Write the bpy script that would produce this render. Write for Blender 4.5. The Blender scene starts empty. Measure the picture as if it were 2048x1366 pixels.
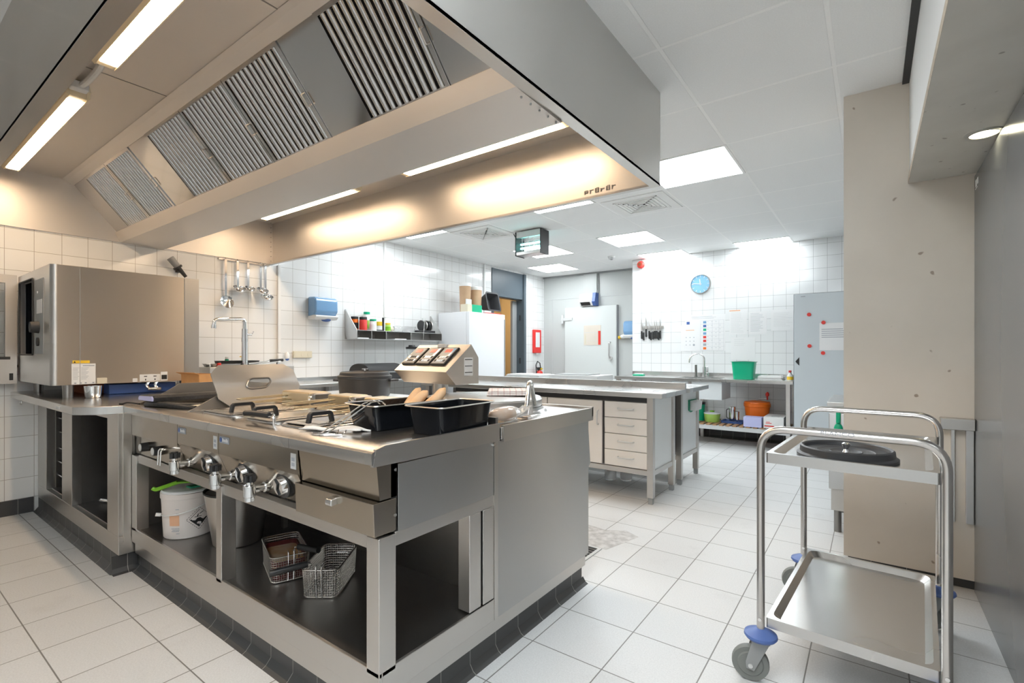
import bpy, bmesh, math, random
from mathutils import Vector, Matrix
random.seed(7)
S = bpy.context.scene
COL = S.collection
PI = math.pi

# ------------------------------------------------------------------ materials
def principled(name, col, rough=0.5, metal=0.0, spec=0.5, emit=None, estr=0.0, trans=0.0, coat=0.0, alpha=1.0):
    m = bpy.data.materials.new(name); m.use_nodes = True
    b = m.node_tree.nodes['Principled BSDF']
    b.inputs['Base Color'].default_value = (*col, 1)
    b.inputs['Roughness'].default_value = rough
    b.inputs['Metallic'].default_value = metal
    b.inputs['Specular IOR Level'].default_value = spec
    b.inputs['Transmission Weight'].default_value = trans
    b.inputs['Coat Weight'].default_value = coat
    b.inputs['Alpha'].default_value = alpha
    if emit:
        b.inputs['Emission Color'].default_value = (*emit, 1)
        b.inputs['Emission Strength'].default_value = estr
    return m

def nodes_of(m):
    return m.node_tree.nodes, m.node_tree.links, m.node_tree.nodes['Principled BSDF']

def steel(name, col=(0.60, 0.585, 0.565), rough=0.30, var=0.04, smudge=0.03, brushed=0.0, axis='Z', rot=0.25):
    """satin stainless: broad wiping clouds in gloss and tone"""
    m = principled(name, col, rough, 1.0)
    N, L, b = nodes_of(m)
    tc = N.new('ShaderNodeTexCoord')
    n2 = N.new('ShaderNodeTexNoise'); n2.inputs['Scale'].default_value = 1.7; n2.inputs['Detail'].default_value = 2
    L.new(tc.outputs['Object'], n2.inputs['Vector'])
    mr = N.new('ShaderNodeMapRange')
    mr.inputs['From Min'].default_value = 0.3; mr.inputs['From Max'].default_value = 0.7
    mr.inputs['To Min'].default_value = rough - var; mr.inputs['To Max'].default_value = rough + var
    L.new(n2.outputs['Fac'], mr.inputs['Value']); L.new(mr.outputs['Result'], b.inputs['Roughness'])
    mx = N.new('ShaderNodeMix'); mx.data_type = 'RGBA'
    mx.inputs['A'].default_value = (*[c * (1 - smudge) for c in col], 1); mx.inputs['B'].default_value = (*[min(1, c * (1 + smudge)) for c in col], 1)
    L.new(n2.outputs['Fac'], mx.inputs['Factor']); L.new(mx.outputs['Result'], b.inputs['Base Color'])
    if brushed:                                                    # grain direction: stretches the reflections across the grain
        b.inputs['Anisotropic'].default_value = brushed; b.inputs['Anisotropic Rotation'].default_value = rot
        tg = N.new('ShaderNodeTangent'); tg.direction_type = 'RADIAL'; tg.axis = axis; L.new(tg.outputs[0], b.inputs['Tangent'])
    return m

def tiles(name, ax, w, h, off, col, col2, grout, mortar, rough=0.3, bump=0.25, speck=0.0, dirt=0.0):
    """stack-bonded tiles: ax picks two object axes, off moves the joints"""
    m = principled(name, col, rough)
    N, L, b = nodes_of(m)
    tc = N.new('ShaderNodeTexCoord'); sp = N.new('ShaderNodeSeparateXYZ'); cb = N.new('ShaderNodeCombineXYZ')
    L.new(tc.outputs['Object'], sp.inputs[0])
    for i in (0, 1):
        ad = N.new('ShaderNodeMath'); ad.operation = 'ADD'; ad.inputs[1].default_value = off[i] + 40 * (w, h)[i]
        L.new(sp.outputs['XYZ'.index(ax[i])], ad.inputs[0]); L.new(ad.outputs[0], cb.inputs[i])
    br = N.new('ShaderNodeTexBrick'); br.offset = 0; br.squash = 1
    br.inputs['Scale'].default_value = 1; br.inputs['Brick Width'].default_value = w; br.inputs['Row Height'].default_value = h
    br.inputs['Mortar Size'].default_value = mortar; br.inputs['Mortar Smooth'].default_value = 0.3
    br.inputs['Color1'].default_value = (*col, 1); br.inputs['Color2'].default_value = (*col2, 1); br.inputs['Mortar'].default_value = (*grout, 1)
    L.new(cb.outputs[0], br.inputs['Vector'])
    out = br.outputs['Color']
    if speck:
        nz = N.new('ShaderNodeTexNoise'); nz.inputs['Scale'].default_value = 160; nz.inputs['Detail'].default_value = 2
        L.new(tc.outputs['Object'], nz.inputs['Vector'])
        cr = N.new('ShaderNodeMapRange'); cr.inputs['From Min'].default_value = 0.35; cr.inputs['From Max'].default_value = 0.65
        cr.inputs['To Min'].default_value = 1 - speck; cr.inputs['To Max'].default_value = 1 + speck
        L.new(nz.outputs['Fac'], cr.inputs['Value'])
        mu = N.new('ShaderNodeMix'); mu.data_type = 'RGBA'; mu.blend_type = 'MULTIPLY'; mu.inputs['Factor'].default_value = 1
        L.new(out, mu.inputs['A']); L.new(cr.outputs['Result'], mu.inputs['B']); out = mu.outputs['Result']
    if dirt:
        nd = N.new('ShaderNodeTexNoise'); nd.inputs['Scale'].default_value = 2.2; nd.inputs['Detail'].default_value = 8; nd.inputs['Roughness'].default_value = 0.75
        L.new(tc.outputs['Object'], nd.inputs['Vector'])
        dr = N.new('ShaderNodeMapRange'); dr.inputs['From Min'].default_value = 0.56; dr.inputs['From Max'].default_value = 0.78
        dr.inputs['To Min'].default_value = 0; dr.inputs['To Max'].default_value = dirt
        L.new(nd.outputs['Fac'], dr.inputs['Value'])
        md = N.new('ShaderNodeMix'); md.data_type = 'RGBA'; md.inputs['B'].default_value = (0.33, 0.32, 0.31, 1)
        L.new(dr.outputs['Result'], md.inputs['Factor']); L.new(out, md.inputs['A']); out = md.outputs['Result']
    L.new(out, b.inputs['Base Color'])
    bp = N.new('ShaderNodeBump'); bp.invert = True; bp.inputs['Strength'].default_value = bump; bp.inputs['Distance'].default_value = 0.004
    L.new(br.outputs['Fac'], bp.inputs['Height']); L.new(bp.outputs['Normal'], b.inputs['Normal'])
    return m

def mottled(name, c1, c2, scale, rough=0.5, bump=0.0, metal=0.0, lo=0.35, hi=0.65, stretch=(1, 1, 1)):
    m = principled(name, c1, rough, metal)
    N, L, b = nodes_of(m)
    tc = N.new('ShaderNodeTexCoord'); mp = N.new('ShaderNodeMapping'); mp.inputs['Scale'].default_value = stretch
    n = N.new('ShaderNodeTexNoise'); n.inputs['Scale'].default_value = scale; n.inputs['Detail'].default_value = 6
    L.new(tc.outputs['Object'], mp.inputs[0]); L.new(mp.outputs[0], n.inputs['Vector'])
    mr = N.new('ShaderNodeMapRange'); mr.inputs['From Min'].default_value = lo; mr.inputs['From Max'].default_value = hi
    L.new(n.outputs['Fac'], mr.inputs['Value'])
    mx = N.new('ShaderNodeMix'); mx.data_type = 'RGBA'; mx.inputs['A'].default_value = (*c1, 1); mx.inputs['B'].default_value = (*c2, 1)
    L.new(mr.outputs['Result'], mx.inputs['Factor']); L.new(mx.outputs['Result'], b.inputs['Base Color'])
    if bump:
        bp = N.new('ShaderNodeBump'); bp.inputs['Strength'].default_value = bump; bp.inputs['Distance'].default_value = 0.005
        L.new(n.outputs['Fac'], bp.inputs['Height']); L.new(bp.outputs['Normal'], b.inputs['Normal'])
    return m

def speckle(m, scale, lo, col):
    """sparse dents and scuffs on a board"""
    N, L, b = nodes_of(m); src = b.inputs['Base Color'].links[0].from_socket
    tc = N.new('ShaderNodeTexCoord'); n = N.new('ShaderNodeTexNoise'); n.inputs['Scale'].default_value = scale; n.inputs['Detail'].default_value = 1
    L.new(tc.outputs['Object'], n.inputs['Vector'])
    mr = N.new('ShaderNodeMapRange'); mr.inputs['From Min'].default_value = lo; mr.inputs['From Max'].default_value = lo + .03; L.new(n.outputs['Fac'], mr.inputs['Value'])
    mx = N.new('ShaderNodeMix'); mx.data_type = 'RGBA'; mx.inputs['B'].default_value = (*col, 1)
    L.new(mr.outputs['Result'], mx.inputs['Factor']); L.new(src, mx.inputs['A']); L.new(mx.outputs['Result'], b.inputs['Base Color'])
    return m

def emitter(name, col, s):
    return principled(name, (0.8, 0.8, 0.8), 0.4, emit=col, estr=s)

TW = 0.1545
M = dict(
    floor=tiles('floor_tile', 'XY', 0.3125, 0.307, (0.511, -1.70), (0.655, 0.66, 0.66), (0.63, 0.635, 0.635), (0.20, 0.195, 0.185), 0.0028, 0.42, 0.3, 0.05, 0.30),
    wall_x=tiles('wall_tile_long', 'YZ', 0.1585, TW, (-0.706, -0.11), (0.83, 0.835, 0.83), (0.80, 0.805, 0.80), (0.40, 0.38, 0.35), 0.0018, 0.12, 0.15),
    wall_y=tiles('wall_tile_end', 'XZ', 0.152, TW, (3.028, -0.11), (0.83, 0.84, 0.84), (0.80, 0.81, 0.81), (0.40, 0.40, 0.40), 0.0019, 0.12, 0.15),
    ceil=tiles('ceiling_board', 'XY', 0.665, 0.665, (0.815, -2.31), (0.84, 0.845, 0.84), (0.83, 0.835, 0.83), (0.90, 0.90, 0.89), 0.012, 0.9, 0.5, 0.02),
    kick_x=tiles('kick_tile_long', 'YZ', 0.155, 0.5, (0, 0.2), (0.05, 0.05, 0.052), (0.06, 0.06, 0.06), (0.33, 0.32, 0.3), 0.0016, 0.4, 0.2),
    kick_y=tiles('kick_tile_end', 'XZ', 0.155, 0.5, (0, 0.2), (0.05, 0.05, 0.052), (0.06, 0.06, 0.06), (0.33, 0.32, 0.3), 0.0016, 0.4, 0.2),
    steel=steel('brushed_steel', (0.57, 0.55, 0.525), 0.33, brushed=0.5),
    steel_hood=steel('hood_steel', (0.68, 0.65, 0.62), 0.50),
    steel_end=steel('hood_end_steel', (0.64, 0.635, 0.62), 0.46),
    steel_oven=steel('lamp_tinted_oven_steel', (0.60, 0.545, 0.48), 0.36, 0.02, brushed=0.85),  # warm reflection of the hood lamps put into the base colour
    steel_side=steel('side_panel_steel', (0.50, 0.50, 0.495), 0.33, brushed=0.85),
    steel_top=steel('worktop_steel', (0.60, 0.59, 0.575), 0.25),
    steel_front=steel('front_panel_steel', (0.40, 0.355, 0.30), 0.17, brushed=0.4),  # brown tone stands in for warm floor reflections on plain stainless
    steel_table=steel('table_steel', (0.66, 0.655, 0.645), 0.30),
    steel_dark=steel('shaded_cavity_steel', (0.30, 0.29, 0.28), 0.34),  # darker steel copy: cavity shade put into the colour; dark parts share it
    polished=steel('polished_filter_steel', (0.56, 0.545, 0.525), 0.10, 0.02),
    chrome=principled('chrome', (0.82, 0.82, 0.82), 0.07, 1.0),
    tube=steel('trolley_tube_steel', (0.62, 0.595, 0.57), 0.24),
    bronze=steel('heat_tinted_steel', (0.50, 0.42, 0.29), 0.40),
    coil=principled('heating_coil_metal', (0.16, 0.11, 0.06), 0.4, 0.9),
    mesh=principled('basket_wire', (0.66, 0.63, 0.59), 0.25, 1.0),
    blk=principled('black_plastic', (0.02, 0.02, 0.021), 0.35),
    blkm=principled('matt_black', (0.03, 0.03, 0.031), 0.6),
    enamel=principled('black_enamel', (0.006, 0.007, 0.009), 0.08, spec=0.3),
    pot=principled('matt_pot_enamel', (0.045, 0.046, 0.05), 0.45),
    rubber=principled('grey_rubber', (0.20, 0.21, 0.20), 0.6),
    grey=principled('grey_plastic', (0.30, 0.31, 0.31), 0.5),
    lgrey=principled('light_grey_plastic', (0.62, 0.63, 0.63), 0.45),
    white=principled('white_plastic', (0.82, 0.82, 0.81), 0.4),
    wpaint=principled('white_paint', (0.80, 0.80, 0.79), 0.6),
    cold=principled('cold_room_panel', (0.54, 0.56, 0.55), 0.35),
    colddoor=principled('cold_room_door', (0.66, 0.69, 0.68), 0.3),
    fridge=principled('white_lacquer', (0.80, 0.81, 0.83), 0.25),
    cabdoor=principled('pale_grey_lacquer', (0.58, 0.63, 0.66), 0.3),
    beige=speckle(mottled('beige_board', (0.70, 0.635, 0.555), (0.665, 0.60, 0.52), 3.0, 0.42), 17, 0.74, (0.36, 0.28, 0.22)),
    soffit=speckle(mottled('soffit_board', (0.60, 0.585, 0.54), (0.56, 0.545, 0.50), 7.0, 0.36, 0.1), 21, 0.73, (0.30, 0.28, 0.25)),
    chip=mottled('chipboard_edge', (0.42, 0.35, 0.27), (0.56, 0.49, 0.39), 55, 0.8, 0.4),
    gloss=principled('grey_gloss_panel', (0.17, 0.175, 0.185), 0.25, 0.0, 0.6),
    anth=principled('anthracite_paint', (0.085, 0.11, 0.13), 0.4),
    ochre=mottled('corridor_ochre', (0.55, 0.42, 0.24), (0.52, 0.39, 0.22), 2.0, 0.7),
    drawer=principled('cream_laminate', (0.74, 0.71, 0.67), 0.35),
    sidew=principled('grey_white_laminate', (0.70, 0.73, 0.74), 0.3),
    wood=mottled('slat_wood', (0.46, 0.27, 0.14), (0.33, 0.18, 0.09), 8, 0.6, 0.1, stretch=(9, 1, 9)),
    bread=mottled('bread_crust', (0.62, 0.36, 0.17), (0.70, 0.50, 0.32), 14, 0.75, 0.3),
    leather=mottled('black_leather', (0.018, 0.019, 0.02), (0.03, 0.03, 0.032), 60, 0.45, 0.3),
    paper=principled('paper', (0.80, 0.80, 0.80), 0.7),
    cream=principled('cream_plastic', (0.70, 0.64, 0.50), 0.45),
    bucket=principled('white_bucket_plastic', (0.76, 0.70, 0.66), 0.4),
    peach=principled('peach_label', (0.80, 0.45, 0.27), 0.5),
    blue=principled('blue_plastic', (0.06, 0.13, 0.38), 0.4),
    castor=principled('castor_blue', (0.09, 0.16, 0.42), 0.4),
    paleblue=principled('translucent_blue_cover', (0.20, 0.38, 0.62), 0.15, coat=0.5),
    green=principled('green_plastic', (0.0, 0.42, 0.22), 0.35),
    dgreen=principled('dark_green_plastic', (0.0, 0.22, 0.12), 0.4),
    lime=principled('lime_plastic', (0.42, 0.68, 0.14), 0.35),
    limed=principled('bright_lime_plastic', (0.20, 0.50, 0.02), 0.4),
    orange=principled('orange_plastic', (0.85, 0.17, 0.01), 0.4),
    cardb=mottled('brown_cardboard', (0.62, 0.33, 0.13), (0.54, 0.28, 0.11), 12, 0.8),
    red=principled('red_plastic', (0.70, 0.04, 0.03), 0.4),
    redled=principled('red_led_display', (0.25, 0.01, 0.01), 0.3, emit=(1.0, 0.06, 0.03), estr=0.7),
    keypad=principled('grey_keypad_foil', (0.46, 0.47, 0.48), 0.5),
    yellow=principled('yellow_sticker', (0.85, 0.55, 0.03), 0.5),
    lilac=principled('lilac_card', (0.50, 0.52, 0.80), 0.6),
    clockb=principled('clock_blue', (0.22, 0.50, 0.74), 0.4),
    sticker=principled('white_sticker', (0.78, 0.78, 0.77), 0.5),
    ink=principled('black_ink', (0.015, 0.015, 0.015), 0.6),
    inkg=principled('grey_ink', (0.38, 0.40, 0.44), 0.7),
    cloth=mottled('white_cloth', (0.72, 0.71, 0.69), (0.66, 0.65, 0.64), 40, 0.85, 0.4),
    towel=tiles('checked_towel', 'XY', 0.03, 0.03, (0, 0), (0.74, 0.69, 0.68), (0.72, 0.66, 0.65), (0.55, 0.38, 0.38), 0.002, 0.9, 0.3),
    blanket=principled('red_blanket_case', (0.80, 0.035, 0.03), 0.4),
    cups=mottled('brown_paper_cup', (0.56, 0.37, 0.23), (0.50, 0.33, 0.20), 6, 0.7),
    lampwarm=emitter('warm_tube_glow', (1.0, 0.73, 0.48), 37.0),
    panel=emitter('led_panel_glow', (0.91, 0.97, 1.0), 15.5),
    uv=emitter('uv_tube_glow', (0.25, 0.95, 0.9), 6.0),
    spot=emitter('downlight_glow', (1.0, 0.92, 0.62), 16.0),
    lens=principled('lamp_trough', (0.82, 0.72, 0.52), 0.35),
    glass=principled('clear_glass', (0.95, 0.97, 0.97), 0.03, trans=1.0),
    foil=principled('clear_plastic_bag', (0.9, 0.9, 0.9), 0.12, trans=0.75),
    oil=mottled('oily_tray_paper', (0.36, 0.17, 0.05), (0.55, 0.42, 0.30), 7, 0.2, 0.2),
    board=principled('dark_wine_tray', (0.10, 0.012, 0.012), 0.4),
    ember=principled('brown_box_card', (0.24, 0.06, 0.02), 0.7),
)

# ------------------------------------------------------------------ mesh builder
BASE = {}
class MB:
    def __init__(s): s.v = []; s.f = []
    def _add(s, vs, fs):
        o = len(s.v); s.v += [Vector(p) for p in vs]; s.f += [tuple(i + o for i in f) for f in fs]; return s
    def box(s, a, b):
        (x0, y0, z0), (x1, y1, z1) = [min(p, q) for p, q in zip(a, b)], [max(p, q) for p, q in zip(a, b)]
        return s._add([(x0, y0, z0), (x1, y0, z0), (x1, y1, z0), (x0, y1, z0), (x0, y0, z1), (x1, y0, z1), (x1, y1, z1), (x0, y1, z1)],
                      [(0, 3, 2, 1), (4, 5, 6, 7), (0, 1, 5, 4), (1, 2, 6, 5), (2, 3, 7, 6), (3, 0, 4, 7)])
    def cyl(s, p0, p1, r0, r1=None, n=24):
        p0, p1 = Vector(p0), Vector(p1); r1 = r0 if r1 is None else r1
        d = (p1 - p0).normalized(); u = d.orthogonal().normalized(); w = d.cross(u)
        vs = []
        for p, r in ((p0, r0), (p1, r1)):
            vs += [p + (u * math.cos(2 * PI * i / n) + w * math.sin(2 * PI * i / n)) * r for i in range(n)]
        fs = [(i, (i + 1) % n, n + (i + 1) % n, n + i) for i in range(n)] + [tuple(range(n - 1, -1, -1)), tuple(range(n, 2 * n))]
        return s._add(vs, fs)
    def tube(s, pts, r, n=10, closed=False):
        P = [Vector(p) for p in pts]; k = len(P); vs = []; u = None
        for i in range(k):
            a = P[(i - 1) % k] if (closed or i) else P[i]; b = P[(i + 1) % k] if (closed or i < k - 1) else P[i]
            t = (b - a).normalized()
            u = t.orthogonal().normalized() if u is None else (u - t * u.dot(t)).normalized()
            w = t.cross(u)
            vs += [P[i] + (u * math.cos(2 * PI * j / n) + w * math.sin(2 * PI * j / n)) * r for j in range(n)]
        fs = []
        for i in range(k if closed else k - 1):
            q = (i + 1) % k
            fs += [(i * n + j, i * n + (j + 1) % n, q * n + (j + 1) % n, q * n + j) for j in range(n)]
        if not closed: fs += [tuple(range(n - 1, -1, -1)), tuple(range((k - 1) * n, k * n))]
        return s._add(vs, fs)
    def lathe(s, prof, c=(0, 0, 0), n=40, sx=1, sy=1, axis='z'):
        vs = []; k = len(prof)
        for r, z in prof:
            for j in range(n):
                a = 2 * PI * j / n; x, y = r * math.cos(a) * sx, r * math.sin(a) * sy
                p = {'z': (x, y, z), 'y': (x, z, y), 'x': (z, x, y)}[axis]
                vs.append((c[0] + p[0], c[1] + p[1], c[2] + p[2]))
        fs = [(i * n + j, i * n + (j + 1) % n, (i + 1) * n + (j + 1) % n, (i + 1) * n + j) for i in range(k - 1) for j in range(n)]
        if prof[0][0] < .003: fs.append(tuple(range(n)))
        if prof[-1][0] < .003: fs.append(tuple(range((k - 1) * n, k * n)))
        return s._add(vs, fs)
    def prism(s, poly, ax, a, b):
        k = len(poly)
        def P(p, t): return {'x': (t, p[0], p[1]), 'y': (p[0], t, p[1]), 'z': (p[0], p[1], t)}[ax]
        vs = [P(p, a) for p in poly] + [P(p, b) for p in poly]
        fs = [tuple(range(k)), tuple(range(2 * k - 1, k - 1, -1))] + [(i, (i + 1) % k, k + (i + 1) % k, k + i) for i in range(k)]
        return s._add(vs, fs)
    def sheet(s, poly, t, ax, a, b):
        """open polyline poly of thickness t, extruded along ax"""
        n = len(poly); left = []; right = []
        for i, p in enumerate(poly):
            a0 = Vector(poly[max(i - 1, 0)]); a1 = Vector(poly[min(i + 1, n - 1)]); d = (a1 - a0).normalized(); q = Vector((-d.y, d.x)) * t / 2
            left.append((p[0] + q.x, p[1] + q.y)); right.append((p[0] - q.x, p[1] - q.y))
        for i in range(n - 1):
            s.prism([left[i], left[i + 1], right[i + 1], right[i]], ax, a, b)
        return s
    def ball(s, c, r, n=16, sc=(1, 1, 1)):
        prof = [(max(1e-4, r * math.sin(PI * i / n)), -r * math.cos(PI * i / n)) for i in range(n + 1)]
        o = len(s.v); s.lathe([(p, 0) for p, _ in prof], c, 2 * n)
        for i, (p, z) in enumerate(prof):
            for j in range(2 * n):
                v = s.v[o + i * 2 * n + j]; s.v[o + i * 2 * n + j] = Vector((c[0] + (v.x - c[0]) * sc[0], c[1] + (v.y - c[1]) * sc[1], c[2] + z * sc[2]))
        return s
    def tub(s, w, l, h, t=0.004, taper=0.9, rim=0.012, rc=0.02, c=(0, 0, 0), floor_t=0.004, rimdrop=0.004):
        """open rounded-corner tray standing on c"""
        def ring(W, Lh, r, z, m=5):
            out = []
            for sx, sy, a0 in ((1, 1, 0), (-1, 1, 90), (-1, -1, 180), (1, -1, 270)):
                for i in range(m + 1):
                    a = math.radians(a0 + 90 * i / m)
                    out.append((c[0] + sx * (W / 2 - r) + r * math.cos(a), c[1] + sy * (Lh / 2 - r) + r * math.sin(a), c[2] + z))
            return out
        k = taper
        R = [ring(w * k, l * k, rc, 0), ring(w, l, rc, h - rimdrop), ring(w + 2 * rim, l + 2 * rim, rc + rim, h - rimdrop), ring(w + 2 * rim, l + 2 * rim, rc + rim, h),
             ring(w - 2 * t, l - 2 * t, rc, h), ring(w * k - 2 * t, l * k - 2 * t, rc, floor_t)]
        n = len(R[0]); vs = sum(R, []); fs = []
        for i in range(len(R) - 1): fs += [(i * n + j, i * n + (j + 1) % n, (i + 1) * n + (j + 1) % n, (i + 1) * n + j) for j in range(n)]
        fs += [tuple(range(n - 1, -1, -1)), tuple(range(5 * n, 6 * n))]
        return s._add(vs, fs)
    def xf(s, mat):
        s.v = [mat @ p for p in s.v]; return s
    def build(s, name, mat, parent=None, smooth=True, bevel=0.0, seg=2, ang=35):
        me = bpy.data.meshes.new(name)
        base = BASE[parent.name] if parent else (Vector((0, 0, 0)))
        me.from_pydata([tuple(p - base) for p in s.v], [], s.f)
        bm = bmesh.new(); bm.from_mesh(me); bmesh.ops.recalc_face_normals(bm, faces=bm.faces); bm.to_mesh(me); bm.free()
        if smooth:
            me.polygons.foreach_set('use_smooth', [True] * len(me.polygons)); me.set_sharp_from_angle(angle=math.radians(ang))
        o = bpy.data.objects.new(name, me); COL.objects.link(o); me.materials.append(M[mat] if isinstance(mat, str) else mat)
        if bevel:
            b = o.modifiers.new('bevel', 'BEVEL'); b.width = bevel; b.segments = seg; b.limit_method = 'ANGLE'; b.angle_limit = math.radians(40); b.harden_normals = smooth
        if parent: o.parent = parent; BASE[o.name] = base
        return o

def fillet(pts, r, n=6, closed=False):
    P = [Vector(p) for p in pts]; out = []; k = len(P)
    for i in range(k):
        if not closed and i in (0, k - 1): out.append(P[i]); continue
        a, p, b = P[(i - 1) % k], P[i], P[(i + 1) % k]
        d0, d1 = (a - p), (b - p); rr = min(r, d0.length * .49, d1.length * .49)
        q0, q1 = p + d0.normalized() * rr, p + d1.normalized() * rr
        for j in range(n + 1):
            t = j / n; out.append(q0 * (1 - t) ** 2 + p * 2 * t * (1 - t) + q1 * t * t)
    return out

def box(a, b): return MB().box(a, b)
def tag(o, label, cat, group=None, kind=None):
    if kind: o['kind'] = kind
    if label: o['label'] = label
    if cat: o['category'] = cat
    if group: o['group'] = group
    return o
def thing(name, label, cat, loc=(0, 0, 0), rz=0.0, local=False, group=None):
    o = bpy.data.objects.new(name, None); COL.objects.link(o); o.location = loc; o.rotation_euler = (0, 0, rz); o.empty_display_size = 0.05
    BASE[o.name] = Vector((0, 0, 0)) if local else Vector(loc)
    return tag(o, label, cat, group)
def single(mb, name, mat, label, cat, group=None, **kw):
    """a thing made of one mesh: origin moved to its base"""
    xs = [p.x for p in mb.v]; ys = [p.y for p in mb.v]; zs = [p.z for p in mb.v]
    b = Vector(((min(xs) + max(xs)) / 2, (min(ys) + max(ys)) / 2, min(zs)))
    mb.v = [p - b for p in mb.v]
    o = mb.build(name, mat, None, **kw); o.location = b
    return tag(o, label, cat, group)
def struct(mb, name, mat, parent=None, **kw):
    o = mb.build(name, mat, parent, smooth=kw.pop('smooth', False), **kw)
    if not parent: o['kind'] = 'structure'
    BASE[o.name] = Vector((0, 0, 0)); return o
def copy_tree(o, parent=None):
    c = o.copy(); COL.objects.link(c)
    if parent: c.parent = parent
    for ch in list(o.children): copy_tree(ch, c)
    return c
def text_mesh(txt, size, mat, parent, name, loc, rot, extrude=0.0008, sx=1.0):
    cu = bpy.data.curves.new(name, 'FONT'); cu.body = txt; cu.size = size; cu.extrude = extrude; cu.align_x = 'CENTER'; cu.align_y = 'CENTER'
    t = bpy.data.objects.new(name, cu); COL.objects.link(t)
    bpy.context.view_layer.update()
    me = bpy.data.meshes.new_from_object(t.evaluated_get(bpy.context.evaluated_depsgraph_get()))
    bpy.data.objects.remove(t); bpy.data.curves.remove(cu)
    o = bpy.data.objects.new(name, me); COL.objects.link(o); me.materials.clear(); me.materials.append(M[mat])
    mt = Matrix.Translation(Vector(loc) - (BASE[parent.name] if parent else Vector())) @ rot.to_4x4() @ Matrix.Diagonal((sx, 1, 1, 1))
    me.transform(mt)
    if parent: o.parent = parent; BASE[o.name] = BASE[parent.name]
    return o
RX = Matrix(((1, 0, 0), (0, 0, -1), (0, 1, 0)))            # text reads on a wall that faces -Y
RYp = Matrix(((0, 0, 1), (1, 0, 0), (0, 1, 0)))            # text reads on a wall that faces +X
def rotz(a, c=(0, 0, 0)):
    return Matrix.Translation(Vector(c)) @ Matrix.Rotation(a, 4, 'Z') @ Matrix.Translation(-Vector(c))

# ------------------------------------------------------------------ room shell
CZ = 2.65
struct(box((-6.6, -1.8, -0.1), (1.3, 8.2, 0)), 'floor', 'floor')
struct(box((-5.3, -1.8, CZ), (1.3, 8.2, CZ + 0.1)), 'ceiling', 'ceil')
wl = MB().box((-5.27, -1.8, 0), (-5.12, 6.42, CZ)).box((-5.27, 7.40, 0), (-5.12, 8.2, CZ)).box((-5.27, 6.42, 2.62), (-5.12, 7.40, CZ))
struct(wl, 'wall_left', 'wall_x')
struct(box((-3.03, 7.35, 0), (1.3, 7.5, CZ)), 'wall_back', 'wall_y')
struct(box((-3.03, 7.5, 0), (-2.9, 8.05, CZ)), 'wall_return', 'wpaint')
struct(box((-5.12, 8.05, 0), (-2.9, 8.2, CZ)), 'wall_recess', 'cold')
struct(box((-5.3, -1.95, 0), (1.3, -1.8, CZ)), 'wall_near', 'wpaint')
struct(box((1.15, -1.8, 0), (1.3, 7.35, CZ)), 'wall_right', 'wpaint')
# ochre corridor seen through the open door
cor = MB().box((-6.60, 5.2, 0), (-6.5, 8.6, 2.5)).box((-6.6, 8.5, 0), (-5.27, 8.6, 2.5)).box((-6.6, 5.2, 0), (-5.27, 5.3, 2.5)).box((-6.6, 5.2, 2.45), (-5.27, 8.6, 2.55))
struct(cor, 'wall_corridor', 'ochre')
# pillar with its board facing, and the board-clad beam that runs from it over the camera
pil = struct(box((-0.125, 3.36, 0.05), (0.50, 3.70, CZ)), 'wall_pillar', 'beige')
struct(box((-0.105, 3.385, 0), (0.50, 3.70, 0.05)), 'baseboard_pillar', 'kick_y')
beam = struct(box((0.165, -1.8, 2.134), (1.15, 3.358, CZ)), 'trim_1', 'wpaint')
struct(box((0.160, -1.8, 2.10), (1.15, 3.358, 2.134)), 'trim_2', 'soffit')
struct(box((0.1592, -1.8, 2.1003), (0.1612, 3.358, 2.1337)), 'trim_3', 'chip')
struct(box((0.135, -1.8, 2.635), (0.165, 3.358, CZ)), 'gap_strip', 'blkm')  # dark box standing in for the shaded gap along the ceiling
# baseboards
struct(MB().box((-5.12, -1.8, 0), (-5.105, 0.86, 0.11)).box((-5.12, 2.4, 0), (-5.105, 6.40, 0.11)), 'baseboard_left', 'kick_x')
struct(MB().box((-3.03, 7.335, 0), (1.15, 7.35, 0.11)).prism([(7.335, 0.0), (7.335, 0.03), (7.30, 0.006), (7.27, 0.002), (7.27, 0.0)], 'x', -3.03, 1.15), 'baseboard_back', 'kick_y')
# cold room panel joints and corner
struct(MB().box((-5.12, 8.043, 2.205), (-3.03, 8.05, 2.213)).box((-3.245, 8.043, 0), (-3.238, 8.05, 2.2)).box((-4.93, 8.043, 0), (-4.923, 8.05, 2.2)), 'trim_5', 'lgrey')
struct(MB().box((-5.12, 8.02, 2.62), (-3.03, 8.05, 2.65)), 'trim_6', 'grey')

# grey door in the left wall, standing open onto the corridor
d1 = struct(MB().box((-5.27, 6.42, 0), (-5.105, 6.47, 2.62)).box((-5.27, 7.33, 0), (-5.09, 7.40, 2.62)).box((-5.27, 6.47, 2.16), (-5.12, 7.33, 2.62)), 'door_1', 'anth')
d1['label'] = 'anthracite steel door frame with a blank panel above the opening'
lf = MB().box((-5.30, 7.20, 0.01), (-5.255, 7.33, 2.14)); lf.build('door_edge', 'grey', d1, smooth=False)
for z in (1.83, 1.05): MB().cyl((-5.17, 7.318, z - 0.05), (-5.17, 7.318, z + 0.05), 0.012).build('hinge', 'blk', d1)
box((-5.25, 6.47, 2.145), (-5.14, 7.33, 2.16)).build('door_stop', 'blk', d1)
box((-6.49, 6.2, 0.95), (-6.47, 6.28, 1.15)).build('switch_plate', 'grey', d1)

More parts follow.
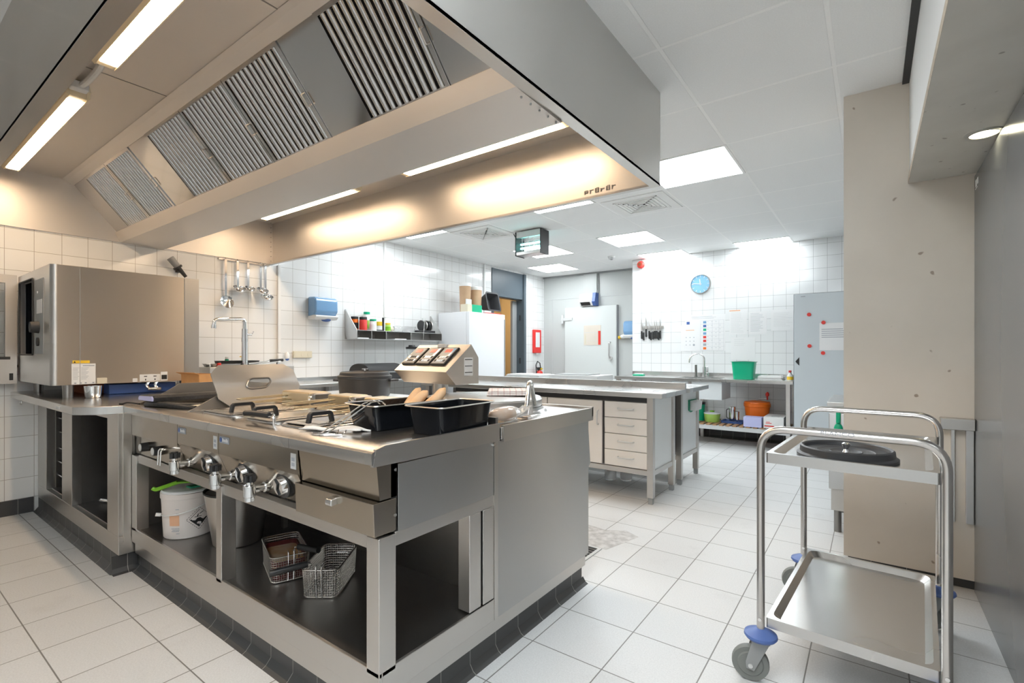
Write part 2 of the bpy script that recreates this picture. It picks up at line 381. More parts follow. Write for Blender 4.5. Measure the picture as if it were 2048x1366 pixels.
# cold room door in the recess
d2 = struct(MB().box((-4.62, 7.99, 0.06), (-3.585, 8.05, 2.03)), 'door_2', 'colddoor', bevel=0.006, smooth=True)
d2['label'] = 'white insulated cold room door in the recess'
MB().box((-3.588, 7.985, 0.06), (-3.572, 8.05, 2.035)).build('door_gasket', 'grey', d2)
h = MB().tube(fillet([(-3.70, 8.0, 1.38), (-3.70, 7.94, 1.38), (-3.70, 7.93, 1.13), (-3.69, 7.99, 1.09)], 0.03), 0.014)
h.cyl((-3.69, 7.985, 1.10), (-3.69, 7.955, 1.10), 0.035); h.build('door_handle', 'steel_table', d2)
for z in (1.82, 0.45):
    MB().box((-4.70, 7.975, z - 0.025), (-4.46, 7.99, z + 0.025)).cyl((-4.67, 7.985, z - 0.08), (-4.67, 7.985, z + 0.08), 0.022).build('hinge', 'lgrey', d2)
pk = box((-4.22, 7.984, 1.33), (-3.88, 7.99, 1.69)).build('pull_plate', 'beige', d2)
MB().box((-3.93, 7.979, 1.34), (-3.885, 7.984, 1.585)).build('red_strip', 'red', d2)
MB().box((-4.215, 7.981, 1.555), (-3.935, 7.984, 1.561)).box((-4.17, 7.981, 1.41), (-3.935, 7.984, 1.414)).build('plate_line', 'lgrey', d2)
box((-4.20, 7.980, 1.355), (-4.178, 7.984, 1.53)).build('plate_label', 'cream', d2)

# ------------------------------------------------------------------ ceiling fittings
def ceiling_light(x, y, label, w=0.665, h=0.665, group='square ceiling light panels'):
    t = thing('ceiling_light', label, 'ceiling light', (x + w / 2, y + h / 2, CZ), group=group)
    fr = MB()
    for a, b in (((x, y), (x + w, y + 0.018)), ((x, y + h - 0.018), (x + w, y + h)), ((x, y + .018), (x + 0.018, y + h - .018)), ((x + w - 0.018, y + .018), (x + w, y + h - .018))):
        fr.box((*a, CZ - 0.006), (*b, CZ + 0.001))
    fr.build('frame', 'white', t, smooth=False)
    MB().box((x + 0.018, y + 0.018, CZ - 0.004), (x + w - 0.018, y + h - 0.018, CZ - 0.001)).build('diffuser', 'panel', t, smooth=False)
    return t
GX = [-0.815 - 0.665 * i for i in range(7)]; GX = [g - 0.665 for g in GX]      # left edges of the tile columns
ceiling_light(-1.48, 3.64, 'largest lit ceiling panel, beside the grey hood end')
ceiling_light(-2.81, 3.64, 'lit ceiling panel half hidden above the lower edge of the hood')
ceiling_light(-2.81, 5.64, 'lit ceiling panel in the middle, in front of the clock wall')
ceiling_light(-2.81, 6.97, 'lit ceiling panel just above the round red alarm', h=0.375)
ceiling_light(-1.48, 6.97, 'lit ceiling panel touching the wall above the tall grey cabinet', h=0.375)
ceiling_light(-4.14, 5.64, 'lit ceiling panel directly behind the insect killer')
ceiling_light(-4.745, 6.9, 'lit ceiling panel nearest the cold room door')
ceiling_light(-4.745, 3.64, 'thin sliver of lit ceiling panel left of the insect killer, under the hood edge')
ceiling_light(-0.815, 0.98 - 0.67, 'added unseen light panel over the aisle beside the trolley, above the frame')  # out-of-view panel, added to light the near aisle
ceiling_light(-0.815, -0.355, 'added unseen light panel just behind the place where the picture was taken')  # out-of-view panel, added to brighten the pillar front
ceiling_light(-0.815, -1.35, 'added unseen light panel farthest behind the place where the picture was taken')  # out-of-view panel, added for more light from behind

def vent(x, y, label):
    t = thing('ceiling_vent', label, 'vent', (x, y, CZ), group='square ceiling air vents')
    pl = MB().box((x - 0.30, y - 0.30, CZ - 0.006), (x + 0.30, y + 0.30, CZ + 0.001)); pl.build('plate', 'wpaint', t)
    g = MB()
    for k in range(6):
        r = 0.215 - k * 0.036
        for a, b in (((-r, -r), (r, -r + 0.014)), ((-r, r - 0.014), (r, r)), ((-r, -r), (-r + 0.014, r)), ((r - 0.014, -r), (r, r))):
            g.box((x + a[0], y + a[1], CZ - 0.010 - 0.001 * k), (x + b[0], y + b[1], CZ - 0.006))
    g.build('grille', 'wpaint', t)
vent(-1.81, 4.64, 'square grey air vent in the ceiling beside the largest light panel')
vent(-3.80, 4.64, 'square grey air vent in the ceiling left of the insect killer')
sd = thing('smoke_detector', 'small white smoke detector on the ceiling near the alarm', 'smoke detector', (-3.16, 6.86, CZ))
MB().lathe([(0.055, 0), (0.055, -0.012), (0.048, -0.02), (0.044, -0.02)], (-3.16, 6.86, CZ)).build('base', 'white', sd)
MB().lathe([(0.044, -0.02), (0.040, -0.042), (0.02, -0.05)], (-3.16, 6.86, CZ)).build('sensor_head', 'lgrey', sd)

# insect killer
ik = thing('insect_killer', 'grey box insect killer with glowing turquoise tubes hanging under the ceiling', 'insect killer', (-3.24, 4.85, 2.36))
X0, X1, Y0, Y1, Z0, Z1 = -3.42, -3.08, 4.76, 4.93, 2.355, 2.635
hs = MB().box((X0, Y0, Z1 - 0.075), (X1, Y1, Z1)).box((X0, Y0, Z0), (X1, Y1, Z0 + 0.04)); hs.build('housing', 'steel_table', ik, bevel=0.006)
for xa, xb in ((X0 - 0.012, X0), (X1, X1 + 0.012)): 
    MB().box((xa, Y0 - 0.006, Z0 - 0.006), (xb, Y1 + 0.006, Z1)).build('end_cap', 'blkm', ik, bevel=0.004)
gr = MB()
for y in (Y0 + 0.004, Y1 - 0.004):
    for i in range(9): gr.tube([(X0, y, Z0 + 0.045 + i * 0.018), (X1, y, Z0 + 0.045 + i * 0.018)], 0.0018, 5)
    for i in range(3): gr.tube([(X0 + 0.085 * (i + 1), y, Z0 + 0.04), (X0 + 0.085 * (i + 1), y, Z1 - 0.075)], 0.003, 5)
gr.build('guard', 'steel_table', ik)
for z in (2.50, 2.45): MB().cyl((X0 + 0.01, 4.845, z), (X1 - 0.01, 4.845, z), 0.013, n=12).build('tube', 'uv', ik)
MB().tube(fillet([(X0 - 0.005, 4.845, 2.58), (X0 - 0.06, 4.845, 2.58), (X0 - 0.10, 4.845, 2.648)], 0.05), 0.005, 8).build('cable', 'blk', ik)
box((X0 + 0.03, Y0 + 0.05, Z1 - 0.001), (X1 - 0.03, Y1 - 0.05, CZ)).build('bracket', 'grey', ik)

dl = thing('downlight', 'round recessed downlight glowing warm white in the beam underside', 'downlight', (0.375, 2.77, 2.10))
MB().lathe([(0.046, -0.006), (0.062, -0.006), (0.062, 0.0005), (0.046, 0.0005)], (0.375, 2.77, 2.10)).build('ring', 'steel_table', dl)
MB().lathe([(0.046, -0.003), (0.001, -0.003)], (0.375, 2.77, 2.10)).build('lens', 'spot', dl)

# ------------------------------------------------------------------ extraction hood
HX0, HX1, HY0, HY1, HZ = -5.12, -0.95, 0.415, 2.70, 2.13
hood = thing('extraction_hood', 'huge stainless steel extraction hood over the cooking island', 'extractor hood', (-3.0, 1.55, HZ))
MB().box((HX0, HY1 - 0.004, HZ), (HX1, HY1, CZ)).build('far_panel', 'steel_hood', hood, smooth=False)
MB().box((HX0, HY0, HZ), (HX1, HY0 + 0.004, CZ)).build('near_panel', 'steel_front', hood, smooth=False)  # same steel as the hood; darker tone stands in for shade
MB().box((HX1 - 0.004, HY0, HZ), (HX1, HY1, CZ)).build('end_panel', 'steel_end', hood, smooth=False)
MB().box((HX0 + 0.001, HY0 + 0.004, HZ), (HX0 + 0.012, HY1 - 0.004, CZ)).build('wall_end_panel', 'steel_hood', hood, smooth=False)
lip = MB()
for a, b in (((HX0, HY0), (HX1, HY0 + 0.055)), ((HX0, HY1 - 0.035), (HX1, HY1)), ((HX1 - 0.05, HY0 + .055), (HX1, HY1 - .035))): lip.box((*a, HZ - 0.002), (*b, HZ + 0.012))
lip.box((HX0, HY0 + 0.050, HZ), (HX1 - .05, HY0 + 0.055, HZ + 0.04)).box((HX1 - 0.05, HY0 + .055, HZ), (HX1 - 0.045, HY1 - .035, HZ + 0.04))
lip.build('bottom_lip', 'steel', hood, smooth=False)
ci = MB().box((HX0, HY0 + .004, 2.56), (HX1 - .004, 1.06, 2.566)).box((HX0, 2.03, 2.56), (HX1 - .004, HY1 - .004, 2.566)); ci.build('inner_ceiling', 'steel_hood', hood, smooth=False)
MB().box((-3.02, 0.48, 2.5585), (-3.014, 1.045, 2.56)).box((-1.9, 0.48, 2.5585), (-1.894, 1.045, 2.56)).build('ceiling_seam', 'steel_dark', hood, smooth=False)
MB().prism([(1.02, 2.558), (1.048, 2.562), (1.095, 2.532), (1.09, 2.525), (1.045, 2.548)], 'x', HX0 + .012, HX1 - .05).build('filter_rail', 'steel_hood', hood, smooth=False)
MB().prism([(1.355, 2.205), (1.39, 2.128), (1.70, 2.118), (1.73, 2.205), (1.725, 2.208), (1.695, 2.126), (1.395, 2.136), (1.36, 2.208)], 'x', HX0 + .012, HX1 - .05).build('plenum_underside', 'steel_hood', hood, smooth=False)
MB().prism([(1.72, 2.205), (2.03, 2.56), (2.027, 2.563), (1.717, 2.208)], 'x', HX0 + .012, HX1 - .05).build('rear_slope', 'steel_hood', hood, smooth=False)
FA, FB = Vector((0, 1.092, 2.530)), Vector((0, 1.372, 2.205))          # slope of the filter bank
fd = (FB - FA).normalized(); fn = Vector((0, -fd.z, fd.y)); fn = fn if fn.y < 0 else -fn
def slope_pt(x, t, off=0.0):
    p = FA.lerp(FB, t) + fn * off; return (x, p.y, p.z)
def plate(mb, x0, x1, t0, t1, o0, o1):
    c = [slope_pt(x, t, o) for o in (o0, o1) for x, t in ((x0, t0), (x1, t0), (x1, t1), (x0, t1))]
    return mb._add(c, [(0, 1, 2, 3), (7, 6, 5, 4), (0, 4, 5, 1), (1, 5, 6, 2), (2, 6, 7, 3), (3, 7, 4, 0)])
for x0, x1 in ((HX0 + .012, -4.83), (-3.878, -3.572), (-2.045, -1.768), (-1.285, HX1 - 0.05)):
    plate(MB(), x0, x1, 0, 1, -0.004, 0.0).build('blank_panel', 'polished', hood, smooth=False)
def grease_filter(x0, x1):
    fr = MB(); plate(fr, x0 + .002, x1 - .002, 0.0, 0.04, -0.02, 0.006); plate(fr, x0 + .002, x1 - .002, 0.96, 1.0, -0.02, 0.006)
    plate(fr, x0 + .002, x0 + 0.022, 0.04, 0.96, -0.02, 0.006); plate(fr, x1 - 0.022, x1 - .002, 0.04, 0.96, -0.02, 0.006)
    f = fr.build('grease_filter', 'polished', hood, smooth=False)
    lou = MB(); n = 11; a, b = x0 + 0.022, x1 - 0.022; w = (b - a) / n
    for i in range(n):                                             # folded baffles: raised half-round ribs
        xc = a + (i + .5) * w; prof = []
        for j in range(9):
            th = PI * j / 8; prof.append((xc - math.cos(th) * w * 0.33, 0.004 + math.sin(th) * 0.012 - 0.010))
        vs = [slope_pt(x, t, o) for t in (0.04, 0.96) for x, o in prof]
        lou._add(vs, [(j, j + 1, 9 + j + 1, 9 + j) for j in range(8)] + [tuple(range(9)), tuple(range(17, 8, -1))])
    lou.build('baffles', 'polished', f)
    plate(MB(), a, b, 0.04, 0.96, -0.030, -0.026).build('dark_gap_sheet', 'blkm', f, smooth=False)  # black sheet stands in for the shade between the ribs
    xm = x1 - 0.012
    hd = MB().tube(fillet([slope_pt(xm, .50, .006), slope_pt(xm, .50, .022), slope_pt(xm, .62, .022), slope_pt(xm, .62, .006)], .006), 0.004, 8)
    hd.build('latch', 'steel', f)
for a, b in ((-4.83, -4.354), (-4.354, -3.878), (-3.572, -3.065), (-3.065, -2.555), (-2.555, -2.045), (-1.768, -1.285)): grease_filter(a, b)
scr = MB()
for i in range(5): scr.cyl((HX1 - 0.062, 1.44 + 0.06 * i, 2.1185), (HX1 - 0.062, 1.44 + 0.06 * i, 2.112), 0.004, n=8)
for i in range(9): scr.cyl((-5.10 + .004, 2.669, 2.16 + 0.05 * i), (-5.10 + .012, 2.669, 2.16 + 0.05 * i), 0.004, n=8)
scr.build('screws', 'grey', hood)

def hood_lamp(x0, x1, y, label, z=2.48):
    t = thing('hood_lamp', label, 'lamp', ((x0 + x1) / 2, y, 2.56), group='tube lamps inside the hood')
    MB().prism([(y - .052, z + .045), (y - .045, z + .078), (y + .045, z + .078), (y + .052, z + .045)], 'x', x0, x1).build('housing', 'cream', t, smooth=False)
    MB().prism([(y - .05, z + .045), (y - .047, z + .012), (y - .036, z), (y - .034, z), (y - .034, z + .045)], 'x', x0, x1).prism(
        [(y + .05, z + .045), (y + .047, z + .012), (y + .036, z), (y + .034, z), (y + .034, z + .045)], 'x', x0, x1).build('cover_edge', 'lens', t, smooth=False)
    MB().prism([(y - .034, z + .045), (y - .034, z + .006), (y - .028, z - .002), (y + .028, z - .002), (y + .034, z + .006), (y + .034, z + .045)], 'x', x0 + .05, x1 - .05).build('lit_cover', 'lampwarm', t)
    for a, b in ((x0, x0 + .05), (x1 - .05, x1)): MB().prism([(y - .034, z + .045), (y - .034, z + .004), (y + .034, z + .004), (y + .034, z + .045)], 'x', a, b).build('end_cover', 'lens', t, bevel=0.004)
    ck = MB()
    for i in range(5):
        x = x0 + (x1 - x0) * (i + .5) / 5
        ck.box((x - .008, y - .055, z + .03), (x + .008, y - .05, z + .062))
    ck.build('clips', 'steel', t)
    st = MB().box((x0 + .2, y - .02, z + .078), (x0 + .26, y + .02, 2.56)).box((x1 - .26, y - .02, z + .078), (x1 - .2, y + .02, 2.56)); st.build('mounting', 'steel', t)
    return t
hood_lamp(-4.88, -3.22, 0.705, 'lit hood lamp in full view left of the short cable')
hood_lamp(-2.78, -1.13, 0.70, 'lit hood lamp cut by the top of the picture, right of the short cable')
hood_lamp(-4.75, -3.27, 2.40, 'lit hood lamp on the far side, farther left, seen as a thin strip')
hood_lamp(-2.74, -1.36, 2.40, 'lit hood lamp on the far side, nearer the hood end, seen as a thin strip')
mk = MB(); random.seed(3)
for i in range(6):
    x = -1.42 + i * .036; mk.box((x, 2.692, 2.168), (x + .006, 2.6955, 2.168 + random.uniform(.018, .03))).box((x + .008, 2.692, 2.168 + random.choice((0, .012, .022))), (x + .024, 2.6955, 2.174 + random.choice((0, .012, .022))))
mk.build('stamped_mark', 'steel_dark', hood, smooth=False)
cc = thing('lamp_cable', 'short grey cable with junction box between the two near hood lamps', 'cable', (-3.0, 0.70, 2.53))
MB().tube(fillet([(-3.22, .70, 2.525), (-3.1, .715, 2.53), (-2.9, .715, 2.53), (-2.78, .70, 2.525)], .08), 0.014, 10).build('cable', 'lgrey', cc)
MB().box((-3.21, .665, 2.505), (-3.16, .735, 2.545)).build('gland', 'lgrey', cc, bevel=.006)
MB().box((-3.12, .60, 2.53), (-3.02, .66, 2.559)).build('junction_box', 'grey', cc, bevel=.004)

# ------------------------------------------------------------------ cooking island
IX0, IX1, IY0, IYM, IY1, IT = -3.27, -1.175, 0.94, 1.52, 2.28, 0.912
struct(MB().box((IX0, 0.975, 0), (-1.215, 0.985, 0.10)).box((IX0, 2.27, 0), (-1.215, 2.275, 0.10))
       .prism([(0.975, 0), (0.975, 0.03), (0.955, 0.008), (0.94, 0.0)], 'x', IX0, -1.19), 'baseboard_island', 'kick_y')
struct(MB().box((-1.225, 0.985, 0), (-1.215, 2.27, 0.10)).prism([(-1.215, 0), (-1.215, 0.03), (-1.20, 0.008), (-1.185, 0.0)], 'y', 0.95, 2.29), 'baseboard_aisle', 'kick_x')
isl = thing('island_frame', 'open stainless steel frame with a bottom shelf carrying the cooking appliances', 'kitchen frame', (-2.2, 1.6, 0.10))
for a, b in ((IX0 + .002, -3.20), (-2.245, -2.195)): box((a, IY0, 0.23), (b, IY0 + 0.06, 0.64)).build('post', 'steel', isl, bevel=.003)
box((-1.235, IY0, 0.23), (IX1, IY0 + 0.065, 0.645)).build('post', 'steel', isl, bevel=.003)
MB().box((-1.235, 1.35, 0.25), (-1.178, 1.415, 0.605)).box((-1.225, 1.425, 0.25), (-1.176, 1.49, 0.605)).build('post', 'steel', isl, bevel=.003)
MB().box((-3.20, IY0 + .012, 0.60), (-1.235, IY0 + 0.05, 0.645)).box((IX1 - 0.05, IY0 + 0.065, 0.605), (IX1 - .004, 1.50, 0.648)).build('top_rail', 'steel', isl, bevel=.002)
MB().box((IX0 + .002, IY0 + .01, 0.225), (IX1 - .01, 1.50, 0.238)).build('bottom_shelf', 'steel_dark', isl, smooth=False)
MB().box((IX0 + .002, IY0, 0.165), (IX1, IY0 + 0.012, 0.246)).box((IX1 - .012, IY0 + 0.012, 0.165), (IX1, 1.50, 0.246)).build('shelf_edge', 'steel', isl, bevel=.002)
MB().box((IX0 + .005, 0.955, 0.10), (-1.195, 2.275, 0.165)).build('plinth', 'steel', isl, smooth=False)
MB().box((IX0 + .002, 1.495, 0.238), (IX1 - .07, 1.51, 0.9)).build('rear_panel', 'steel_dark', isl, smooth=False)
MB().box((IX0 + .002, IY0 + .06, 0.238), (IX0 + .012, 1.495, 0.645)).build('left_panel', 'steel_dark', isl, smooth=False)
MB().box((IX1 - .02, 1.512, 0.166), (IX1, 2.275, 0.855)).build('end_panel', 'steel_side', isl, bevel=.002)
MB().box((IX1 - .018, 1.49, 0.166), (IX1 + .002, 1.512, 0.87)).build('end_strip', 'steel', isl, smooth=False)
MB().box((IX0 + .002, 2.262, 0.166), (IX1 - .021, 2.275, 0.855)).build('back_panel', 'steel_side', isl, smooth=False)
MB().box((-2.62, 1.43, 0.238), (-2.595, 1.455, 0.66)).build('inner_pipe', 'steel', isl)

def front_nosing(x0, x1):
    return MB().prism([(IY0 + .10, IT), (IY0 - .025, IT), (IY0 - .034, IT - .006), (IY0 - .036, IT - .016), (IY0 - .034, IT - .040), (IY0 - .02, IT - .042), (IY0 - .02, IT - .03), (IY0 + .1, IT - .02)], 'x', x0 + .001, x1 - .001)
PROF = [(IY0, IT - .042), (IY0, 0.772), (IY0 + .052, 0.648), (IY0 + .09, 0.648), (IY0 + .09, IT - .042)]
# griddle, farthest left
gd = thing('griddle', 'griddle top with three splash guards at the left end of the island', 'griddle', (-2.96, 1.2, 0.645))
front_nosing(IX0, -2.65).build('front_edge', 'steel_top', gd)
MB().box((IX0, IY0 + .0, .75), (-2.652, IY0 + .09, IT - .042)).build('front_panel', 'steel_front', gd, smooth=False)
MB().box((IX0, IY0 + .022, .648), (-2.652, IY0 + .09, .75)).build('knob_panel', 'steel_front', gd, smooth=False)
MB().box((IX0 + .02, IY0 + .1, IT - .02), (-2.67, IYM - .01, IT - .004)).build('cooking_plate', 'steel_top', gd, smooth=False)
MB().prism([(IY0 + .0, .905), (1.10, .975), (1.17, 1.02), (1.505, 1.02), (1.505, .905)], 'x', IX0 + .002, IX0 + .008).build('left_guard', 'steel', gd, smooth=False)
MB().prism([(IY0 + .03, .905), (1.22, 1.035), (1.505, 1.035), (1.505, .905)], 'x', -2.664, -2.658).build('right_guard', 'steel', gd, smooth=False)
box((IX0 + .008, 1.50, .905), (-2.664, 1.506, 1.02)).build('rear_guard', 'steel', gd, smooth=False)
for x in (-3.10, -2.925):
    k = MB().cyl((x, IY0 + .022, .70), (x, IY0 - .012, .70), 0.024, 0.022).build('control_knob', 'blk', gd)
    MB().cyl((x, IY0 - .012, .70), (x, IY0 - .0145, .70), 0.0185).build('knob_face', 'lgrey', k)
MB().box((-2.86, IY0 + .02, .648), (-2.66, IY0 + .04, .742)).build('drip_drawer', 'steel_front', gd, smooth=False)
MB().tube(fillet([(-2.79, IY0 + .02, .728), (-2.79, IY0 - .03, .73), (-2.79, IY0 - .034, .655)], .012), .0035, 8).tube(fillet([(-2.76, IY0 + .02, .728), (-2.76, IY0 - .03, .73), (-2.76, IY0 - .034, .655)], .012), .0035, 8).build('drawer_bracket', 'chrome', gd)

def maker_plate(root, x):
    p = box((x, IY0 - .002, .822), (x + .085, IY0, .85)).build('maker_plate', 'inkg', root, smooth=False)
    MB().cyl((x + .014, IY0 - .0022, .836), (x + .014, IY0 - .0032, .836), .010, n=20).build('plate_emblem', 'blue', p)
    w = MB(); rx = x + .028
    for k, wd in enumerate((.009, .005, .005, .006, .005, .003, .005)):
        w.box((rx, IY0 - .003, .829), (rx + wd * .8, IY0 - .002, .843 if k in (0, 4, 5) else .839)); rx += wd + .0018
    w.build('plate_lettering', 'paper', p, smooth=False)
def drain_tap(root, x, z=.683):
    ya = IY0 + .028
    t = MB().cyl((x, ya + .012, z), (x, ya - .008, z), .020).tube([(x, ya, z), (x, ya - .062, z)], .0145, 14).cyl((x, ya - .062, z - .024), (x, ya - .062, z + .018), .022)
    t.cyl((x, ya - .062, z - .042), (x, ya - .062, z - .024), .0185).cyl((x, ya - .062, z + .018), (x, ya - .062, z + .032), .012)
    t = t.build('drain_tap', 'chrome', root, bevel=.002)
    kn = MB()
    for i in range(5):
        a = 2 * PI * i / 5; kn.cyl((x + .014 * math.cos(a), ya - .062 + .014 * math.sin(a), z + .032), (x + .014 * math.cos(a), ya - .062 + .014 * math.sin(a), z + .056), .009, n=10)
    kn.cyl((x, ya - .062, z + .032), (x, ya - .062, z + .060), .014).build('tap_knob', 'blk', t)
def dial(root, x, z=.716):
    y = IY0 + .028; tl = Matrix.Translation((x, y, z)) @ Matrix.Rotation(.12, 4, 'X')
    b = MB().cyl((0, .03, 0), (0, -.016, 0), .050, .047, 36).xf(tl).build('thermostat_dial', 'blk', root)
    MB().cyl((0, -.016, 0), (0, -.034, 0), .037, .031, 32).xf(tl).build('dial_cap', 'chrome', b)
    MB().tube([(-.012, -.036, .028), (.004, -.037, .012), (-.004, -.037, -.008), (.008, -.036, -.028)], .003, 6).xf(tl).build('dial_mark', 'ink', b)
def rating_sticker(root, x):
    s = box((x - .017, IY0 - .0015, .79), (x + .017, IY0, .845)).build('rating_sticker', 'lgrey', root, smooth=False)
    MB().box((x - .010, IY0 - .002, .80), (x + .010, IY0 - .0015, .812)).box((x - .010, IY0 - .002, .818), (x + .010, IY0 - .0015, .83)).build('sticker_print', 'inkg', s, smooth=False)

def fryer(x0, x1, basins, label, taps, dials):
    t = thing('deep_fryer', label, 'fryer', ((x0 + x1) / 2, 1.2, .645), group='deep fryers in the island')
    front_nosing(x0, x1).build('front_edge', 'steel_top', t)
    MB().prism(PROF, 'x', x0 + .0015, x1 - .0015).build('control_panel', 'steel_front', t, smooth=False)
    dk = MB(); xs = [x0] + sum([[a, b] for a, b in basins], []) + [x1]
    for i in range(0, len(xs), 2): dk.box((xs[i] + .001, IY0 + .1, IT - .03), (xs[i + 1] - .001, IYM - .01, IT))
    dk.box((x0 + .001, IY0 + .04, IT - .03), (x1 - .001, IY0 + .10, IT - .0005)).box((x0 + .001, 1.42, IT - .03), (x1 - .001, IYM - .01, IT - .0003))
    dk.build('deck', 'steel_top', t, smooth=False)
    for a, b in basins:
        rimm = MB().tube(fillet([(a, IY0 + .085, IT + .002), (b, IY0 + .085, IT + .002), (b, 1.425, IT + .002), (a, 1.425, IT + .002)], .05, closed=True), .007, 8, closed=True)
        bs = rimm.build('basin_rim', 'steel_top', t)
        MB().box((a, IY0 + .1, .70), (b, 1.42, .705)).build('basin_floor', 'steel_dark', bs, smooth=False)
        hb = MB().box((a + .012, 1.415, IT + .010), (b - .045, 1.53, IT + .082)).build('element_head', 'bronze', t, bevel=.010, seg=3)
        MB().box((b - .0455, 1.418, IT + .012), (b - .006, 1.525, IT + .080)).build('head_end', 'steel_dark', hb, bevel=.012, seg=3)
        MB().cyl((b - .03, 1.417, IT + .055), (b - .03, 1.405, IT + .055), .012).cyl((a + .05, 1.416, IT + .055), (a + .05, 1.41, IT + .055), .006, n=12).cyl((b - .07, 1.416, IT + .03), (b - .07, 1.41, IT + .03), .006, n=12).build('head_cap', 'chrome', hb)
        cl = MB()
        for i in range(7):
            xx = a + .03 + (b - a - .06) * i / 6
            cl.tube(fillet([(xx, 1.445, IT + .012), (xx, 1.445, IT - .012), (xx, 1.39, IT - .016), (xx, 1.385, IT - .10)], .015), .0065, 8)
        cl.build('heating_coil', 'coil', hb)
        ra = MB()
        for k, (dx, zz) in enumerate(((.02, IT + .058), (.055, IT + .04))):
            ra.tube(fillet([(a + dx, 1.416, zz), (a + dx, 1.17 + .04 * k, zz - .004), (a + dx + .055, 1.17 + .04 * k, zz - .004), (a + dx + .055, 1.416, zz)], .025), .0036, 8)
        ra.build('lifting_rods', 'bronze', hb)
    for x in taps: drain_tap(t, x)
    for x in dials: dial(t, x)
    maker_plate(t, x0 + .012); rating_sticker(t, x1 - .03)
    return t
fryer(-2.65, -2.22, [(-2.60, -2.275)], 'single deep fryer next to the griddle, with its tap at the left', [-2.585], [-2.345])
fryer(-2.22, -1.61, [(-2.175, -1.94), (-1.895, -1.66)], 'double deep fryer in the middle of the island with two taps and two dials', [-2.17, -1.885], [-2.03, -1.735])

def fryer_lid(x0, x1, y0, y1, hx, hy, label):
    t = thing('basin_cover', label, 'cover plate', ((x0 + x1) / 2, (y0 + y1) / 2, IT + .009), group='flat steel covers on the fryers')
    MB().box((x0, y0, IT + .0095), (x1, y1, IT + .0135)).box((x0 + .03, y0 + .03, IT + .0135), (x1 - .03, y1 - .03, IT + .0165)).build('plate', 'steel_top', t, bevel=.0015)
    z = IT + .0165
    MB().prism([(hy - .058, z), (hy - .050, z + .034), (hy - .040, z + .043), (hy + .040, z + .043), (hy + .050, z + .034), (hy + .058, z), (hy + .044, z), (hy + .038, z + .028), (hy - .038, z + .028), (hy - .044, z)], 'x', hx - .011, hx + .011).build('handle', 'blk', t, bevel=.003)
fryer_lid(-2.185, -1.935, 1.02, 1.36, -2.10, 1.075, 'flat steel cover with a black bow handle, farther from the black trays')
fryer_lid(-1.885, -1.665, 1.045, 1.385, -1.735, 1.05 + .055, 'flat steel cover with a black bow handle, nearer the black trays')
fryer_lid(-2.595, -2.285, 1.02, 1.38, -2.33, 1.09, 'flat steel cover with a black bow handle, in front of the upright steel cover')

# fryer basket whose handle rests across the front edge
bk = thing('fryer_basket', 'fryer basket hanging in the fryer with only its black grip and wires showing', 'basket', (-1.93, 1.0, IT))
MB().tube([(-2.085, .985, IT + .038), (-2.04, .992, IT + .039), (-1.94, 1.0, IT + .04), (-1.918, 1.0, IT + .04)], .0125, 14).build('grip', 'blk', bk, bevel=.003)
MB().tube(fillet([(-1.92, 1.003, IT + .045), (-1.892, 1.005, IT + .046), (-1.885, 1.005, IT - .07)], .012), .0035, 8).tube(fillet([(-1.92, .995, IT + .036), (-1.875, .992, IT + .038), (-1.868, .992, IT - .07)], .012), .0035, 8).build('handle_wires', 'chrome', bk)

# plain work unit, front right
wu = thing('work_unit', 'plain work unit with a slim drawer at the right front corner of the island', 'worktop unit', (-1.39, 1.2, .645))
front_nosing(-1.61, IX1 + .012).build('front_edge', 'steel_top', wu)
MB().box((-1.609, IY0 + .04, IT - .03), (IX1 - .004, IYM - .005, IT - .001)).build('worktop', 'steel_top', wu, smooth=False)
MB().prism([(IY0 - .03, IT - .042), (IY0 - .02, IT + .004), (IY0 + .015, IT + .012), (IYM - .01, IT + .012), (IYM - .01, IT - .055), (IY0 - .03, IT - .046)], 'x', IX1, IX1 + .012).build('side_flange', 'steel', wu, smooth=False)
MB().prism([(IY0, IT - .045), (IY0 + .012, .755), (IY0 + .09, .755), (IY0 + .09, IT - .045)], 'x', -1.606, IX1 - .012).build('upper_front', 'steel_front', wu, smooth=False)
df = MB().prism([(IY0 - .016, .752), (IY0 - .012, .652), (IY0 + .07, .652), (IY0 + .07, .752)], 'x', -1.604, IX1 - .006).build('drawer_front', 'steel_front', wu, bevel=.002)
MB().prism([(IY0 - .036, .738), (IY0 - .038, .722), (IY0 - .032, .716), (IY0 - .012, .72), (IY0 - .012, .742)], 'x', -1.395, -1.362).build('drawer_handle', 'steel_table', df, bevel=.004)
MB().box((IX1 - .010, IY0 + .075, .648), (IX1 - .002, 1.488, IT - .056)).build('side_panel', 'steel_side', wu, bevel=.001)
MB().box((IX1 - .03, IY0 + .055, .648), (IX1 - .012, IY0 + .075, IT - .045)).build('gap_channel', 'blk', wu, smooth=False)
sc = MB()
for z in (.84, .70): sc.cyl((IX1 - .012, IY0 + .066, z), (IX1 - .004, IY0 + .066, z), .005, n=10)
sc.cyl((IX1 - .002, 1.487, .845), (IX1 + .006, 1.487, .845), .007, n=12).build('screws', 'chrome', wu)

